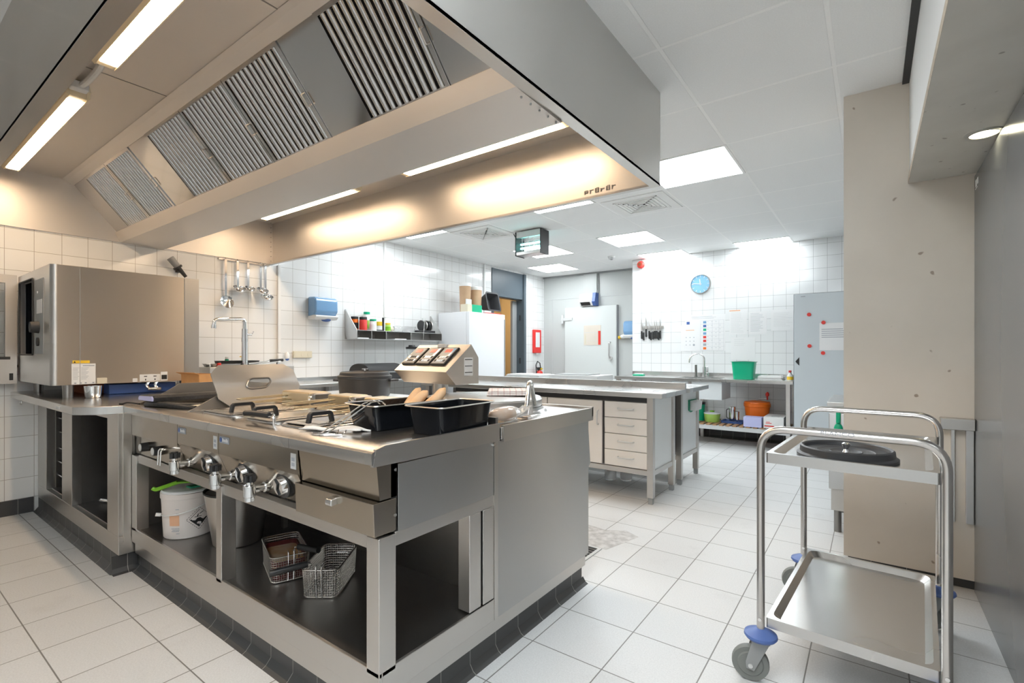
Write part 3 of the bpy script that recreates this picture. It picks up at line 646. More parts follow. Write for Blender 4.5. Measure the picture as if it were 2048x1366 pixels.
# rear row: plain tops and the boiling kettle
rr = thing('rear_counter', 'plain steel top at the back left of the island, under the black pot', 'worktop unit', (-2.7, 1.9, .86))
MB().box((IX0, IYM, .86), (-2.06, IY1, IT)).build('worktop', 'steel_table', rr, bevel=.003)
kt = thing('boiling_kettle', 'built-in round boiling kettle with a flat steel lid at the right end of the island', 'boiling kettle', (-1.62, 1.95, .86))
kx, ky = -1.60, 1.94
MB().box((-2.058, IYM, .86), (IX1 + .012, IY1 + .02, IT - .004)).build('deck', 'steel_top', kt, bevel=.003)
MB().box((IX1 + .002, IYM + .012, .85), (IX1 + .014, IY1 + .02, IT + .002)).box((-2.05, IY1 + .008, .87), (IX1 + .014, IY1 + .022, IT + .006)).build('deck_edge', 'steel', kt, smooth=False)
MB().lathe([(.325, IT - .004), (.318, IT + .006), (.305, IT + .008), (.30, IT + .022)], (kx, ky, 0), 64).build('pan_ring', 'steel_top', kt)
MB().lathe([(.297, IT + .023), (.300, IT + .03), (.299, IT + .055), (.292, IT + .064), (.27, IT + .067), (.001, IT + .073)], (kx, ky, 0), 72).build('lid', 'steel_table', kt)
hd = MB()
hd.tube(fillet([(-1.222, 1.772, IT - .002), (-1.252, 1.845, IT + .150), (-1.272, 1.885, IT + .150), (-1.304, 1.965, IT + .04)], .02), .0115, 14)
hd.cyl((-1.255, 1.770, IT + .004), (-1.20, 1.770, IT + .004), .013)
hd.build('lid_handle', 'chrome', kt)
MB().prism([(2.285, .865), (2.315, .62), (2.285, .60)], 'x', -2.0, IX1 - .01).build('tilted_front', 'steel_side', kt, smooth=False)
jb = MB().box((-1.215, 1.50, IT - .035), (IX1 - .001, 1.515, IT + .035)); jb.build('joint_bracket', 'steel_dark', kt, smooth=False)

# control pedestal
cp = thing('control_pedestal', 'steel control box with three red digital displays on a round post', 'control panel', (-1.985, 2.02, IT - .002), rz=math.radians(-5), local=True)
MB().cyl((0, 0, 0), (0, 0, .125), .045, n=40).build('post', 'steel', cp)
PR = [(-.155, .188), (-.085, .118), (.085, .118), (.085, .262), (.030, .335)]
L2 = .225
bx = MB().prism(PR, 'x', -L2, L2).build('control_box', 'steel', cp, bevel=.002)
sd_, su = Vector((.185, .14)).normalized(), None
slope = math.atan2(.147, .185)
TM = Matrix.Translation((0, -.155, .188)) @ Matrix.Rotation(slope, 4, 'X')           # local x = along box, y = up the slope, z = off the face
for k in (-1, 0, 1):
    cx_ = k * .128 - .018
    fr = MB().box((cx_ - .057, .052, 0), (cx_ + .057, .198, .010)).xf(TM).build('display_unit', 'blk', cp, bevel=.003)
    MB().box((cx_ - .049, .060, .010), (cx_ + .049, .190, .0112)).xf(TM).build('keypad', 'keypad', fr, smooth=False)
    MB().box((cx_ - .024, .152, .0112), (cx_ + .026, .178, .0122)).xf(TM).build('red_display', 'redled', fr, smooth=False)
    bt = MB(); bb = MB()
    for r in (0, 1):
        for c_ in range(5):
            q = (cx_ - .042 + c_ * .018, .072 + r * .030)
            dark = (c_ in (1, 2, 3)) if k == -1 else (c_ in (0, 4))
            (bt if dark else bb).box((q[0], q[1], .0112), (q[0] + .0125, q[1] + .016, .0122))
    bt.xf(TM).build('black_keys', 'ink', fr, smooth=False); bb.xf(TM).build('blue_keys', 'paleblue', fr, smooth=False)
    if k >= 0: MB().box((cx_ + .030, .120, .0112), (cx_ + .046, .186, .0118)).xf(TM).build('blue_strip', 'paleblue', fr, smooth=False)
vt = MB()
for i in range(3): vt.box((L2, -.02, .25 - i * .035), (L2 + .001, .035, .254 - i * .035))
vt.build('side_sticker', 'ink', cp, smooth=False)
box((L2 - .0005, -.025, .165), (L2 + .0006, .04, .262)).build('rating_plate', 'lgrey', cp, smooth=False)
sw = MB()
for x in (-.19, .19): sw.ball((x, -.138, .183), .005, 6)
sw.build('screws', 'chrome', cp)
box((-.03, .004, .318), (.035, .03, .338)).build('top_clip', 'lgrey', cp, bevel=.002)

# ---- things standing on the island
pot = thing('casserole', 'round black cast pot with lid on the back of the island', 'pot', (-2.68, 2.03, IT))
MB().lathe([(.001, 0), (.150, 0), (.158, .01), (.166, .11), (.172, .118), (.172, .128), (.160, .128), (.150, .015), (.001, .012)], (-2.68, 2.03, IT), 56).build('body', 'pot', pot)
MB().lathe([(.173, .129), (.172, .137), (.160, .142), (.156, .158), (.146, .164), (.138, .155), (.001, .152)], (-2.68, 2.03, IT), 56).build('lid', 'pot', pot)
MB().cyl((-2.68, 2.03, IT + .15), (-2.68, 2.03, IT + .178), .006).cyl((-2.68, 2.03, IT + .178), (-2.68, 2.03, IT + .183), .020, n=20).build('lid_knob', 'chrome', pot)
sh = MB()
for s_ in (-1, 1): sh.box((-2.68 + s_ * .166 * .8 - .03, 2.03 + s_ * .1 - .03, IT + .10), (-2.68 + s_ * .175 * .8 + .03, 2.03 + s_ * .11 + .03, IT + .114))
sh.build('side_handles', 'pot', pot, bevel=.004)

def gn_tray(x, y, w, l, h, rz, label):
    t = thing('food_tray', label, 'tray', (x, y, IT + .001), rz=rz, local=True, group='black enamel trays on the island')
    MB().tub(w, l, h, .003, .90, .011, .022).build('tray', 'enamel', t)
    MB().tube(fillet([(-w / 2 - .011, -l / 2 - .011, h), (w / 2 + .011, -l / 2 - .011, h), (w / 2 + .011, l / 2 + .011, h), (-w / 2 - .011, l / 2 + .011, h)], .03, closed=True), .0025, 6, closed=True).build('rim', 'steel', t)
    return t
gn_tray(-1.528, 1.315, .185, .345, .092, math.radians(-3), 'black enamel tray holding bread sticks and the wire skimmer')
gn_tray(-1.262, 1.345, .165, .300, .098, math.radians(3), 'black enamel tray nearest the corner of the island, empty but for a leaf')
lfz = MB().prism([(-1.30, 1.375), (-1.285, 1.40), (-1.255, 1.408), (-1.235, 1.395), (-1.26, 1.382)], 'z', IT + .06, IT + .0625)
single(lfz, 'lettuce_leaf', 'lime', 'small green leaf inside the corner black tray', 'leaf')
for i, (dx, tip, lab) in enumerate((((-1.585, 1.40), (-1.585, 1.49, 1.045), 'thin pale bread stick in the black tray, leftmost of the sticks'),
                                    ((-1.545, 1.37), (-1.535, 1.485, 1.035), 'thick floury bread stick in the tray, second from the left'),
                                    ((-1.50, 1.41), (-1.475, 1.50, 1.02), 'short bread stick lying low in the tray, third from the left'),
                                    ((-1.46, 1.40), (-1.43, 1.485, 1.052), 'browned bread stick nearest the control post, rightmost in the tray'))):
    a = Vector((*dx, IT + .045)); b = Vector(tip); n = 9; m = MB(); pts = [a.lerp(b, j / (n - 1)) for j in range(n)]
    d = (b - a).normalized(); u = d.orthogonal().normalized(); w = d.cross(u); vs = []
    for j, p in enumerate(pts):
        r = .0205 * (max(0.03, 1 - abs(2 * j / (n - 1) - 1) ** 4.0)) ** .5
        vs += [p + (u * math.cos(2 * PI * q / 14) + w * math.sin(2 * PI * q / 14)) * r for q in range(14)]
    m._add(vs, [(j * 14 + q, j * 14 + (q + 1) % 14, (j + 1) * 14 + (q + 1) % 14, (j + 1) * 14 + q) for j in range(n - 1) for q in range(14)] + [tuple(range(14)), tuple(range((n - 1) * 14, n * 14))])
    single(m, 'bread_stick', 'bread', lab, 'bread', 'bread sticks in the black tray')
skm = thing('wire_skimmer', 'bent wire tool leaning from the worktop against the black tray', 'kitchen tool', (-1.50, 1.05, IT))
s1 = MB()
for o in (0, .022): s1.tube(fillet([(-1.60 + o, .985 + o * .4, IT + .004), (-1.565 + o, 1.0 + o * .4, IT + .004), (-1.475 + o, 1.12 + o * .3, IT + .108), (-1.455 + o, 1.15 + o * .3, IT + .112), (-1.45 + o, 1.165 + o * .3, IT + .098)], .012), .0026, 8)
s1.build('handle_wires', 'chrome', skm)
MB().tube(fillet([(-1.60, .985, IT + .004), (-1.56, .965, IT + .003), (-1.50, 1.02, IT + .004), (-1.53, 1.045, IT + .012)], .015), .0024, 8).tube(fillet([(-1.578, .994, IT + .004), (-1.53, .972, IT + .003), (-1.475, 1.03, IT + .004), (-1.50, 1.055, IT + .012)], .015), .0024, 8).build('hook_wires', 'chrome', skm)
cm = MB(); nx, ny = 14, 7; vs = []
for j in range(ny + 1):
    for i in range(nx + 1):
        u_, v_ = i / nx, j / ny
        vs.append((-1.69 + .21 * u_ + .01 * math.sin(9 * v_), .99 + .06 * v_ + .10 * u_ + .006 * math.sin(11 * u_), IT + .006 + .005 * math.sin(8 * u_ + 3 * v_) * (.4 + v_)))
cm._add(vs, [(j * (nx + 1) + i, j * (nx + 1) + i + 1, (j + 1) * (nx + 1) + i + 1, (j + 1) * (nx + 1) + i) for j in range(ny) for i in range(nx)])
o = single(cm, 'dish_cloth', 'cloth', 'crumpled white cloth under the wire tool on the worktop', 'cloth')
md = o.modifiers.new('thick', 'SOLIDIFY'); md.thickness = .006; md.offset = 1

# upright steel cover leaning on the griddle guard
th = math.radians(19)
cov = thing('fryer_cover', 'upright octagonal steel cover with a slotted hand hole, leaning on the griddle', 'cover plate', (-2.618, 1.30, IT + .012), local=True)
poly = [(-.135, .0), (.20, .0), (.255, .09), (.232, .185), (.18, .222), (-.165, .222), (-.205, .175), (-.185, .045)]
slot = [(-.045, .098), (-.025, .136), (-.005, .144), (.085, .144), (.092, .124), (.06, .092), (-.02, .088)]
bmv = bmesh.new()
ov = [bmv.verts.new((0, y, z)) for y, z in poly]; sv = [bmv.verts.new((0, y, z)) for y, z in slot]
eds = [bmv.edges.new((ov[i], ov[(i + 1) % len(ov)])) for i in range(len(ov))] + [bmv.edges.new((sv[i], sv[(i + 1) % len(sv)])) for i in range(len(sv))]
bmesh.ops.triangle_fill(bmv, use_beauty=True, edges=eds)
bmv.faces.ensure_lookup_table()
drop = [f for f in bmv.faces if all(v in sv for v in f.verts)]
bmesh.ops.delete(bmv, geom=drop, context='FACES_ONLY')
bmv.normal_update()
me = bpy.data.meshes.new('plate'); bmv.verts.index_update()
mtx = Matrix.Rotation(-th, 4, 'Y'); bmv.transform(mtx); bmv.to_mesh(me); bmv.free()
po = bpy.data.objects.new('plate', me); COL.objects.link(po); me.materials.append(M['steel']); po.parent = cov; BASE[po.name] = Vector()
md = po.modifiers.new('thick', 'SOLIDIFY'); md.thickness = .006; md.offset = 0
lp = MB().tube(fillet([(.004, y, z) for y, z in slot], .012, 4, closed=True), .005, 8, closed=True).xf(mtx).build('slot_edge', 'steel_dark', cov)  # darker steel stands in for a dark reflection along the edge
cov.rotation_euler = (0, 0, 0)

# folder, gloves and papers on the griddle
fo = thing('folder', 'black leather folder full of papers lying on the griddle', 'folder', (-3.12, 1.2, .935))
MB().prism([(-3.235, .938), (-3.24, .950), (-3.225, .968), (-3.03, .975), (-3.015, .962), (-3.02, .94)], 'y', .965, 1.42).build('cover', 'leather', fo, bevel=.004)
MB().prism([(-3.225, .942), (-3.228, .952), (-3.215, .964), (-3.04, .969), (-3.028, .958), (-3.03, .944)], 'y', .958, .966).build('pages', 'lilac', fo)
gm = MB()
gm.tube([(-3.13, .965, .922), (-3.05, .975, .928), (-2.95, 1.0, .93), (-2.83, 1.03, .922), (-2.76, 1.06, .916)], .014, 10).tube([(-3.12, .985, .918), (-3.03, 1.03, .922), (-2.9, 1.12, .92), (-2.82, 1.2, .918)], .012, 10)
single(gm, 'black_glove', 'leather', 'black glove lying flat below the folder on the griddle', 'glove')
cbm = MB().tube(fillet([(-3.20, .955, IT + .010), (-3.30, .93, IT + .014), (-3.34, .92, IT + .004)], .02), .0045, 8).cyl((-3.34, .92, IT + .004), (-3.365, .913, IT + .004), .004, n=10)
single(cbm, 'pen', 'blk', 'thin black pen sticking out left of the glove', 'pen')
pn = MB().box((-3.0, 1.06, .9135), (-2.78, 1.36, .9165)); single(pn.xf(rotz(.1, (-2.9, 1.2, 0))), 'recipe_sheet', 'paper', 'white paper sheet beneath the folder on the griddle', 'paper', smooth=False)
nt = MB().prism([(-2.83, 1.04), (-2.76, 1.06), (-2.785, 1.13), (-2.84, 1.115)], 'z', .926, .928); single(nt, 'sticky_note', 'cream', 'pale sticky note on the papers by the splash guard', 'note', smooth=False)

# towel on the kettle lid and bread bag in front of it
tw = thing('kitchen_towel', 'folded checked towel on the flat kettle lid', 'towel', (-1.50, 2.03, IT + .072), rz=math.radians(38), local=True)
for k in range(3):
    MB().box((-.115 + .004 * k, -.085, .001 + .009 * k), (.115 - .006 * k, .085 - .003 * k, .0095 + .009 * k)).build('towel_fold', 'towel', tw, bevel=.004)
bg = MB().ball((-1.225, 1.60, IT + .028), .05, 12, (.62, 1.5, .55))
bgo = single(bg, 'bread_roll', 'bread', 'sliced bread in a clear bag behind the corner tray', 'bread')
bgb = MB().ball((-1.225, 1.625, IT + .033), .06, 12, (.66, 1.75, .54)).prism([(1.70, IT + .02), (1.79, IT + .055), (1.80, IT + .02), (1.70, IT + .014)], 'x', -1.25, -1.2)
single(bgb, 'bread_bag', 'foil', 'clear plastic bag around the bread by the joint bracket', 'bag')

# ------------------------------------------------------------------ on the island's bottom shelf
SZ = .2385
bu = thing('bucket', 'white plastic bucket with a black hazard diamond on the bottom shelf', 'bucket', (-2.95, 1.10, SZ), rz=math.radians(0), local=True)
MB().lathe([(.001, 0), (.108, 0), (.112, .004), (.122, .205), (.126, .207), (.126, .232), (.121, .236), (.117, .236), (.107, .008), (.001, .006)], n=56).build('body', 'bucket', bu)
lid = MB().lathe([(.126, 0), (.128, .006), (.122, .012), (.118, .007), (.001, .007)], n=48).xf(Matrix.Translation((.006, .004, .2375)) @ Matrix.Rotation(math.radians(2), 4, 'X')); lid.build('lid', 'white', bu)
def wrap(pts, r_at, ang0, mb=None, off=.0012):
    """lay a flat polygon (arc length, height) on the bucket's side, centred at angle ang0"""
    mb = mb or MB(); vs = []
    for s_, z in pts:
        r = .112 + (.122 - .112) * z / .205 + off; a = ang0 + s_ / .118
        vs.append((r * math.cos(a), r * math.sin(a), z))
    return mb._add(vs, [tuple(range(len(pts)))])
A0 = math.atan2(-1.10, 2.95)                                   # the side turned to the aisle
dm = A0 + .40
hz = MB()
wrap([(-.044, .096), (-.022, .074), (0, .097), (0, .101)], 0, dm, hz); wrap([(-.022, .074), (0, .052), (.022, .074), (0, .097)], 0, dm, hz); wrap([(0, .097), (.022, .074), (.044, .096), (0, .101)], 0, dm, hz)
for a, b in (((-.058, .098), (0, .156)), ((0, .156), (.058, .098)), ((.058, .098), (0, .040)), ((0, .040), (-.058, .098))):
    for k in range(7):
        p = [a[i] + (b[i] - a[i]) * (k + .15) / 7 for i in (0, 1)]; q = [a[i] + (b[i] - a[i]) * (k + .8) / 7 for i in (0, 1)]
        nx_, nz_ = -(q[1] - p[1]), q[0] - p[0]; l_ = math.hypot(nx_, nz_); nx_, nz_ = nx_ / l_ * .001, nz_ / l_ * .001
        wrap([(p[0] + nx_, p[1] + nz_), (p[0] - nx_, p[1] - nz_), (q[0] - nx_, q[1] - nz_), (q[0] + nx_, q[1] + nz_)], 0, dm, hz)
for a, b in (((-.046, .099), (0, .145)), ((0, .145), (.046, .099))):
    for k in range(6):
        p = [a[i] + (b[i] - a[i]) * k / 6 for i in (0, 1)]; q = [a[i] + (b[i] - a[i]) * (k + 1) / 6 for i in (0, 1)]
        wrap([p, (p[0] + .0016, p[1] - .0016), (q[0] + .0016, q[1] - .0016), q], 0, dm, hz)
wrap([(-.022, .106), (.012, .106), (.012, .109), (-.022, .109)], 0, dm, hz); wrap([(-.012, .109), (-.006, .109), (-.002, .122), (-.006, .122)], 0, dm, hz); wrap([(.0, .122), (.02, .132), (.022, .129), (.002, .119)], 0, dm, hz)
hz.build('hazard_diamond', 'ink', bu, smooth=False)
an = dm + .006 / .118; rr_ = .1168
text_mesh('8', .022, 'paper', bu, 'hazard_number', (rr_ * math.cos(an), rr_ * math.sin(an), .068), Matrix(((-math.sin(an), 0, math.cos(an)), (math.cos(an), 0, math.sin(an)), (0, 1, 0))), .0006)
pm = MB()
for k in range(4): wrap([(-.05 + .0125 * k, .072), (-.05 + .0125 * (k + 1), .072), (-.05 + .0125 * (k + 1), .125), (-.05 + .0125 * k, .125)], 0, A0 - .35, pm)
pm.build('peach_label', 'peach', bu, smooth=False)
pt = MB()
for z, a, b in ((.155, -.022, -.006), (.133, -.020, -.004), (.056, -.045, -.005), (.048, -.04, -.005), (.042, -.045, -.008), (.03, -.022, -.006)):
    n_ = 5
    for k in range(n_): wrap([(a + (b - a) * k / n_, z), (a + (b - a) * (k + .75) / n_, z), (a + (b - a) * (k + .75) / n_, z + .004), (a + (b - a) * k / n_, z + .004)], 0, A0 - .30, pt)
pt.build('label_print', 'inkg', bu, smooth=False)
hp = []
for k in range(15):
    t_ = k / 14; a = A0 - 1.45 + 2.9 * t_; z = .118 - .02 * math.sin(PI * t_) + .10 * t_
    r = .112 + .01 * z / .205 + .004 + .012 * math.sin(PI * t_); hp.append((r * math.cos(a), r * math.sin(a), z))
hb = MB().tube(hp, .0022, 6).cyl(Vector(hp[0]) * 1.0, (hp[0][0] * 1.18, hp[0][1] * 1.18, hp[0][2] + .006), .009, n=12); hb.build('handle', 'white', bu)
sp_ = MB().tube(fillet([(-3.01, .955, .487), (-3.0, .965, .478), (-2.985, .98, .485), (-2.93, 1.04, .512)], .02), .010, 8).prism([(-2.945, 1.02), (-2.915, 1.035), (-2.855, 1.12), (-2.86, 1.165), (-2.89, 1.15), (-2.94, 1.06)], 'z', .508, .516)
sp_.xf(Matrix.Translation((0, 0, .008)))
single(sp_, 'spatula', 'limed', 'bright green spatula lying on the white bucket', 'spatula')
bl = MB().prism([(-2.85, 1.05), (-2.80, 1.055), (-2.80, 1.12), (-2.85, 1.12)], 'z', .506, .513)
single(bl, 'scraper', 'dgreen', 'dark green scraper beside the lime spatula on the bucket', 'scraper')
wb = thing('steel_bin', 'tapered stainless steel bin standing right of the white bucket', 'bin', (-2.615, 1.20, SZ), local=True)
MB().lathe([(.001, 0), (.108, 0), (.112, .004), (.150, .262), (.146, .262), (.108, .008), (.001, .006)], n=56).build('body', 'steel', wb)
MB().lathe([(.149, .258), (.1535, .262), (.1535, .270), (.146, .270), (.145, .258)], n=56).build('rim', 'blkm', wb)

def wire_basket(x, y, rz, w, l, h, label, grip0, grip1):
    t = thing('fry_basket', label, 'basket', (x, y, SZ + .001), rz=rz, local=True, group='wire baskets on the bottom shelf')
    def loop(W, L_, z, r=.03): return fillet([(-W / 2, -L_ / 2, z), (W / 2, -L_ / 2, z), (W / 2, L_ / 2, z), (-W / 2, L_ / 2, z)], r, 6, closed=True)
    k = .94
    MB().tube(loop(w, l, h), .0032, 8, closed=True).tube(loop(w * k, l * k, .004), .003, 8, closed=True).build('rim_wire', 'mesh', t)
    g = MB(); n = 11
    for i in range(1, n): 
        q = i / n; s_ = k + (1 - k) * q; g.tube(loop(w * s_, l * s_, .004 + (h - .004) * q), .0011, 4, closed=True)
    top, bot = [], []
    P1, P0 = loop(w, l, h), loop(w * k, l * k, .004)
    seg = [(P1[i] - P1[i - 1]).length for i in range(len(P1))]; per = sum(seg); m_ = int(per / .0095)
    for j in range(m_):
        d_ = per * j / m_; i = 0
        while d_ > seg[(i + 1) % len(P1)]: d_ -= seg[(i + 1) % len(P1)]; i += 1
        f_ = d_ / max(seg[(i + 1) % len(P1)], 1e-9); a1 = P1[i % len(P1)].lerp(P1[(i + 1) % len(P1)], f_); a0 = P0[i % len(P1)].lerp(P0[(i + 1) % len(P1)], f_)
        g.tube([a0, a1], .0011, 4)
    for i in range(1, int(w / .011)):
        xx = -w * k / 2 + i * .011; g.tube([(xx, -l * k / 2 + .004, .004), (xx, l * k / 2 - .004, .004)], .0011, 4)
    for i in range(1, int(l / .011)):
        yy = -l * k / 2 + i * .011; g.tube([(-w * k / 2 + .004, yy, .0045), (w * k / 2 - .004, yy, .0045)], .0011, 4)
    g.build('wire_mesh', 'mesh', t, smooth=False)
    sup = MB()
    for dx in (-.011, .011): sup.tube(fillet([(dx, -l / 2 * k - .004, .004), (dx, -l / 2 - .004, h * .6), (dx, -l / 2 - .005, h + .016), (dx, -l / 2 + .008, h + .018)], .006), .0026, 8)
    sup.tube(fillet([(-.03, l / 2 + .003, h * .62), (-.03, l / 2 + .014, h * .62), (.03, l / 2 + .014, h * .62), (.03, l / 2 + .003, h * .62)], .005), .0024, 8)
    sup.build('support_wires', 'chrome', t)
    g0, g1 = Vector(grip0), Vector(grip1); d = (g1 - g0).normalized()
    sd = Vector((-d.y, d.x, 0)) * .010
    hw = MB()
    for s_ in (-1, 1): hw.tube([g0 - d * .012 + sd * s_, g0 - d * .012 + sd * s_ + Vector((0, 0, -.05))], .0024, 8).tube([g0 - d * .012 + sd * s_, g0 + d * .03 + sd * s_ * .5], .0024, 8)
    hw.build('handle_wires', 'chrome', t)
    mid = g0.lerp(g1, .5)
    MB().tube([g0, g0.lerp(g1, .15), mid, g0.lerp(g1, .85), g1, g1 + d * .006], .0125, 14).build('grip', 'blk', t)
    return t
b2 = wire_basket(-1.815, 1.205, math.radians(37), .145, .265, .112, 'empty wire fry basket nearest the front corner of the shelf', (-.055, -.105, .125), (-.165, -.175, .12))
b1 = wire_basket(-2.10, 1.165, math.radians(70), .155, .285, .108, 'wire fry basket with an oily sheet in it, behind the empty one', (.035, -.115, .128), (.09, -.215, .135))
oil = MB().box((-.066, -.125, .062), (.066, .125, .066)).xf(Matrix.Translation((-2.10, 1.165, SZ)) @ Matrix.Rotation(math.radians(70), 4, 'Z'))
single(oil, 'oily_sheet', 'oil', 'brown oily sheet lying inside the rear wire basket', 'tray liner')
wn = MB().tub(.136, .262, .078, .003, .96, .002, .028, floor_t=.003).xf(Matrix.Translation((-2.10, 1.165, SZ + .006)) @ Matrix.Rotation(math.radians(70), 4, 'Z'))
single(wn, 'liner_box', 'board', 'dark red liner standing inside the rear wire basket', 'liner')

# ------------------------------------------------------------------ oven stand and combi oven
os_ = thing('oven_stand', 'stainless open cabinet with rack slides carrying the combi oven', 'cabinet', (-4.2, 1.3, 0.10))
OX0, OX1, OY0, OY1 = -5.115, -3.285, .885, 1.75
struct(MB().prism([(.895, 0), (.895, .10), (.885, .10), (.885, .03), (.868, .008), (.855, 0)], 'x', -5.105, -3.305), 'baseboard_oven', 'kick_y')
struct(MB().prism([(-3.305, 0), (-3.305, .10), (-3.30, .10), (-3.297, .03), (-3.285, .008), (-3.27, 0)], 'y', .86, .98), 'baseboard_corner', 'kick_x')
MB().box((OX0, OY0, .10), (OX1, OY1, .20)).build('plinth', 'steel', os_, bevel=.003)
for a, b in ((OX0, -4.86), (-4.43, -4.19), (-3.47, OX1)): box((a, OY0, .20), (b, OY0 + .05, .87)).build('post', 'steel', os_, bevel=.002)
MB().box((OX0 + .004, OY0 + .002, .83), (OX1 - .004, OY0 + .03, .8675)).build('top_rail', 'steel', os_, smooth=False)
MB().box((OX1 + .0005, .905, .17), (OX1 + .0135, .939, .912)).build('filler_strip', 'steel', os_, smooth=False)
MB().box((OX1 - .012, OY0 + .05, .20), (OX1, 0.95, .87)).build('side_panel', 'steel', os_, bevel=.002)
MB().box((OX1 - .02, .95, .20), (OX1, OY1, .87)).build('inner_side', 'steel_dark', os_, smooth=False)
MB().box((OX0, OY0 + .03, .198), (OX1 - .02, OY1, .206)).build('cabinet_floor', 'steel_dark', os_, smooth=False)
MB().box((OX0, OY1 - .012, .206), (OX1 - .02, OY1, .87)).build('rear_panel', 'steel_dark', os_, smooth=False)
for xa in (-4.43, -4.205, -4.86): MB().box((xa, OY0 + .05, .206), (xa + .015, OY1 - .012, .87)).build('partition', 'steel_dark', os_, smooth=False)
ct = MB().prism([(-5.118, .755), (-5.10, .735), (-3.40, .72), (-3.315, .79), (OX1, .85), (OX1, 1.76), (-5.118, 1.76)], 'z', .868, .912).build('countertop', 'steel_top', os_, bevel=.003)
MB().tube([(-5.04 + .022 * math.cos(a), .78, .835 + .022 * math.sin(a)) for a in [2 * PI * i / 20 for i in range(20)]], .003, 8, closed=True).build('towel_ring', 'chrome', os_)
MB().box((-3.72, .7185, .882), (-3.66, .725, .898)).build('maker_tag', 'lgrey', os_, smooth=False)
for i, z in enumerate((.30, .40, .50, .62, .72)):
    rk = MB(); rk.tube([(-4.83, OY0 + .06, z), (-4.44, OY0 + .06, z)], .004, 6).tube([(-4.83, 1.7, z), (-4.44, 1.7, z)], .004, 6)
    for k in range(10): rk.tube([(-4.82 + .041 * k, OY0 + .06, z), (-4.82 + .041 * k, 1.7, z)], .0025, 5)
    g = rk.build('wire_rack', 'chrome', os_, smooth=False)
rod = MB().tube(fillet([(-4.12, 1.02, .222), (-3.95, 1.08, .222), (-3.62, 1.12, .222)], .05), .011, 10).cyl((-3.66, 1.115, .222), (-3.50, 1.10, .222), .016).cyl((-3.58, 1.06, .222), (-3.56, 1.16, .222), .013)
single(rod, 'steel_rod', 'chrome', 'chrome pipe with a valve lying on the floor of the oven stand', 'pipe')

ov_ = thing('combi_oven', 'large stainless combi oven with its door open, on the left counter', 'oven', (-4.56, 1.18, .912))
VX0, VX1, VY0, VY1, VZ0, VZ1 = -5.03, -4.10, .766, 1.60, .993, 1.752
CX0, CX1, CZ0, CZ1 = -4.985, -4.56, 1.185, 1.70
fr = MB().box((VX0, VY0, VZ0), (CX0, VY0 + .03, VZ1)).box((CX1, VY0, VZ0), (VX1 - .03, VY0 + .03, VZ1)).box((CX0, VY0, CZ1), (CX1, VY0 + .03, VZ1)).box((CX0, VY0, VZ0), (CX1, VY0 + .03, CZ0))
fr.build('front_frame', 'steel', ov_, smooth=False)
MB().cyl((VX1 - .03, VY0 + .03, VZ0), (VX1 - .03, VY0 + .03, VZ1), .030, n=32).build('corner_post', 'steel', ov_)
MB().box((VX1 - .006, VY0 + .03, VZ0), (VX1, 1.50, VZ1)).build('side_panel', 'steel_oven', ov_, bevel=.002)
MB().box((VX1 - .008, 1.503, VZ0 + .01), (VX1 - .002, VY1, VZ1 - .004)).build('rear_strip', 'steel', ov_, bevel=.002)
MB().box((VX1, .905, VZ0), (VX1 + .0015, .908, VZ1 - .012)).build('panel_seam', 'grey', ov_, smooth=False)
MB().box((VX0, VY0 + .03, VZ1 - .006), (VX1 - .006, VY1, VZ1)).box((VX0, VY0 + .03, VZ0), (VX1 - .006, VY1, VZ0 + .006)).box((VX0, VY0 + .03, VZ0 + .006), (VX0 + .006, VY1, VZ1 - .006)).box((VX0, VY1 - .006, VZ0 + .006), (VX1 - .01, VY1, VZ1 - .006)).build('casing', 'steel_side', ov_, smooth=False)
MB().box((-4.5, 1.2, VZ1), (-4.28, 1.45, VZ1 + .018)).build('vent_cap', 'steel', ov_, bevel=.003)
MB().box((CX0, VY0 + .03, CZ0), (CX0 + .004, 1.5, CZ1)).box((CX1 - .004, VY0 + .03, CZ0), (CX1, 1.5, CZ1)).box((CX0, 1.496, CZ0), (CX1, 1.5, CZ1)).box((CX0, VY0 + .03, CZ1 - .004), (CX1, 1.5, CZ1)).box((CX0, VY0 + .03, CZ0), (CX1, 1.5, CZ0 + .004)).build('cooking_chamber', 'enamel', ov_, smooth=False)
rl = MB()
for i in range(6):
    for x in (CX0 + .02, CX1 - .02): rl.tube([(x, .83, CZ0 + .06 + .075 * i), (x, 1.45, CZ0 + .06 + .075 * i)], .004, 6)
rl.tube([(CX0 + .09, .83, CZ0 + .02), (CX0 + .09, .83, CZ1 - .02)], .004, 6).build('rack_slides', 'chrome', ov_)
MB().tube(fillet([(CX0, VY0 - .002, CZ0), (CX1, VY0 - .002, CZ0), (CX1, VY0 - .002, CZ1), (CX0, VY0 - .002, CZ1)], .015, closed=True), .006, 8, closed=True).build('door_seal', 'blkm', ov_)
cpn = box((-4.50, VY0 - .003, 1.19), (-4.27, VY0, 1.68)).build('control_strip', 'grey', ov_, smooth=False)
box((-4.44, VY0 - .0045, 1.455), (-4.30, VY0 - .003, 1.545)).build('display_label', 'sticker', cpn, smooth=False)
MB().cyl((-4.395, VY0 - .003, 1.365), (-4.395, VY0 - .045, 1.365), .040, .034, 28).build('control_knob', 'blkm', cpn)
MB().cyl((-4.395, VY0 - .003, 1.27), (-4.395, VY0 - .012, 1.27), .028, n=24).build('small_knob', 'blkm', cpn)
MB().cyl((-4.42, VY0 - .003, 1.595), (-4.42, VY0 - .006, 1.595), .008, n=14).build('indicator', 'paper', cpn)
ft = MB()
for x in (-4.95, -4.16):
    for y in (.86, 1.52):
        f_ = MB().cyl((x, y, .912), (x, y, .993), .026, .030, 20).build('foot', 'steel_dark', ov_)
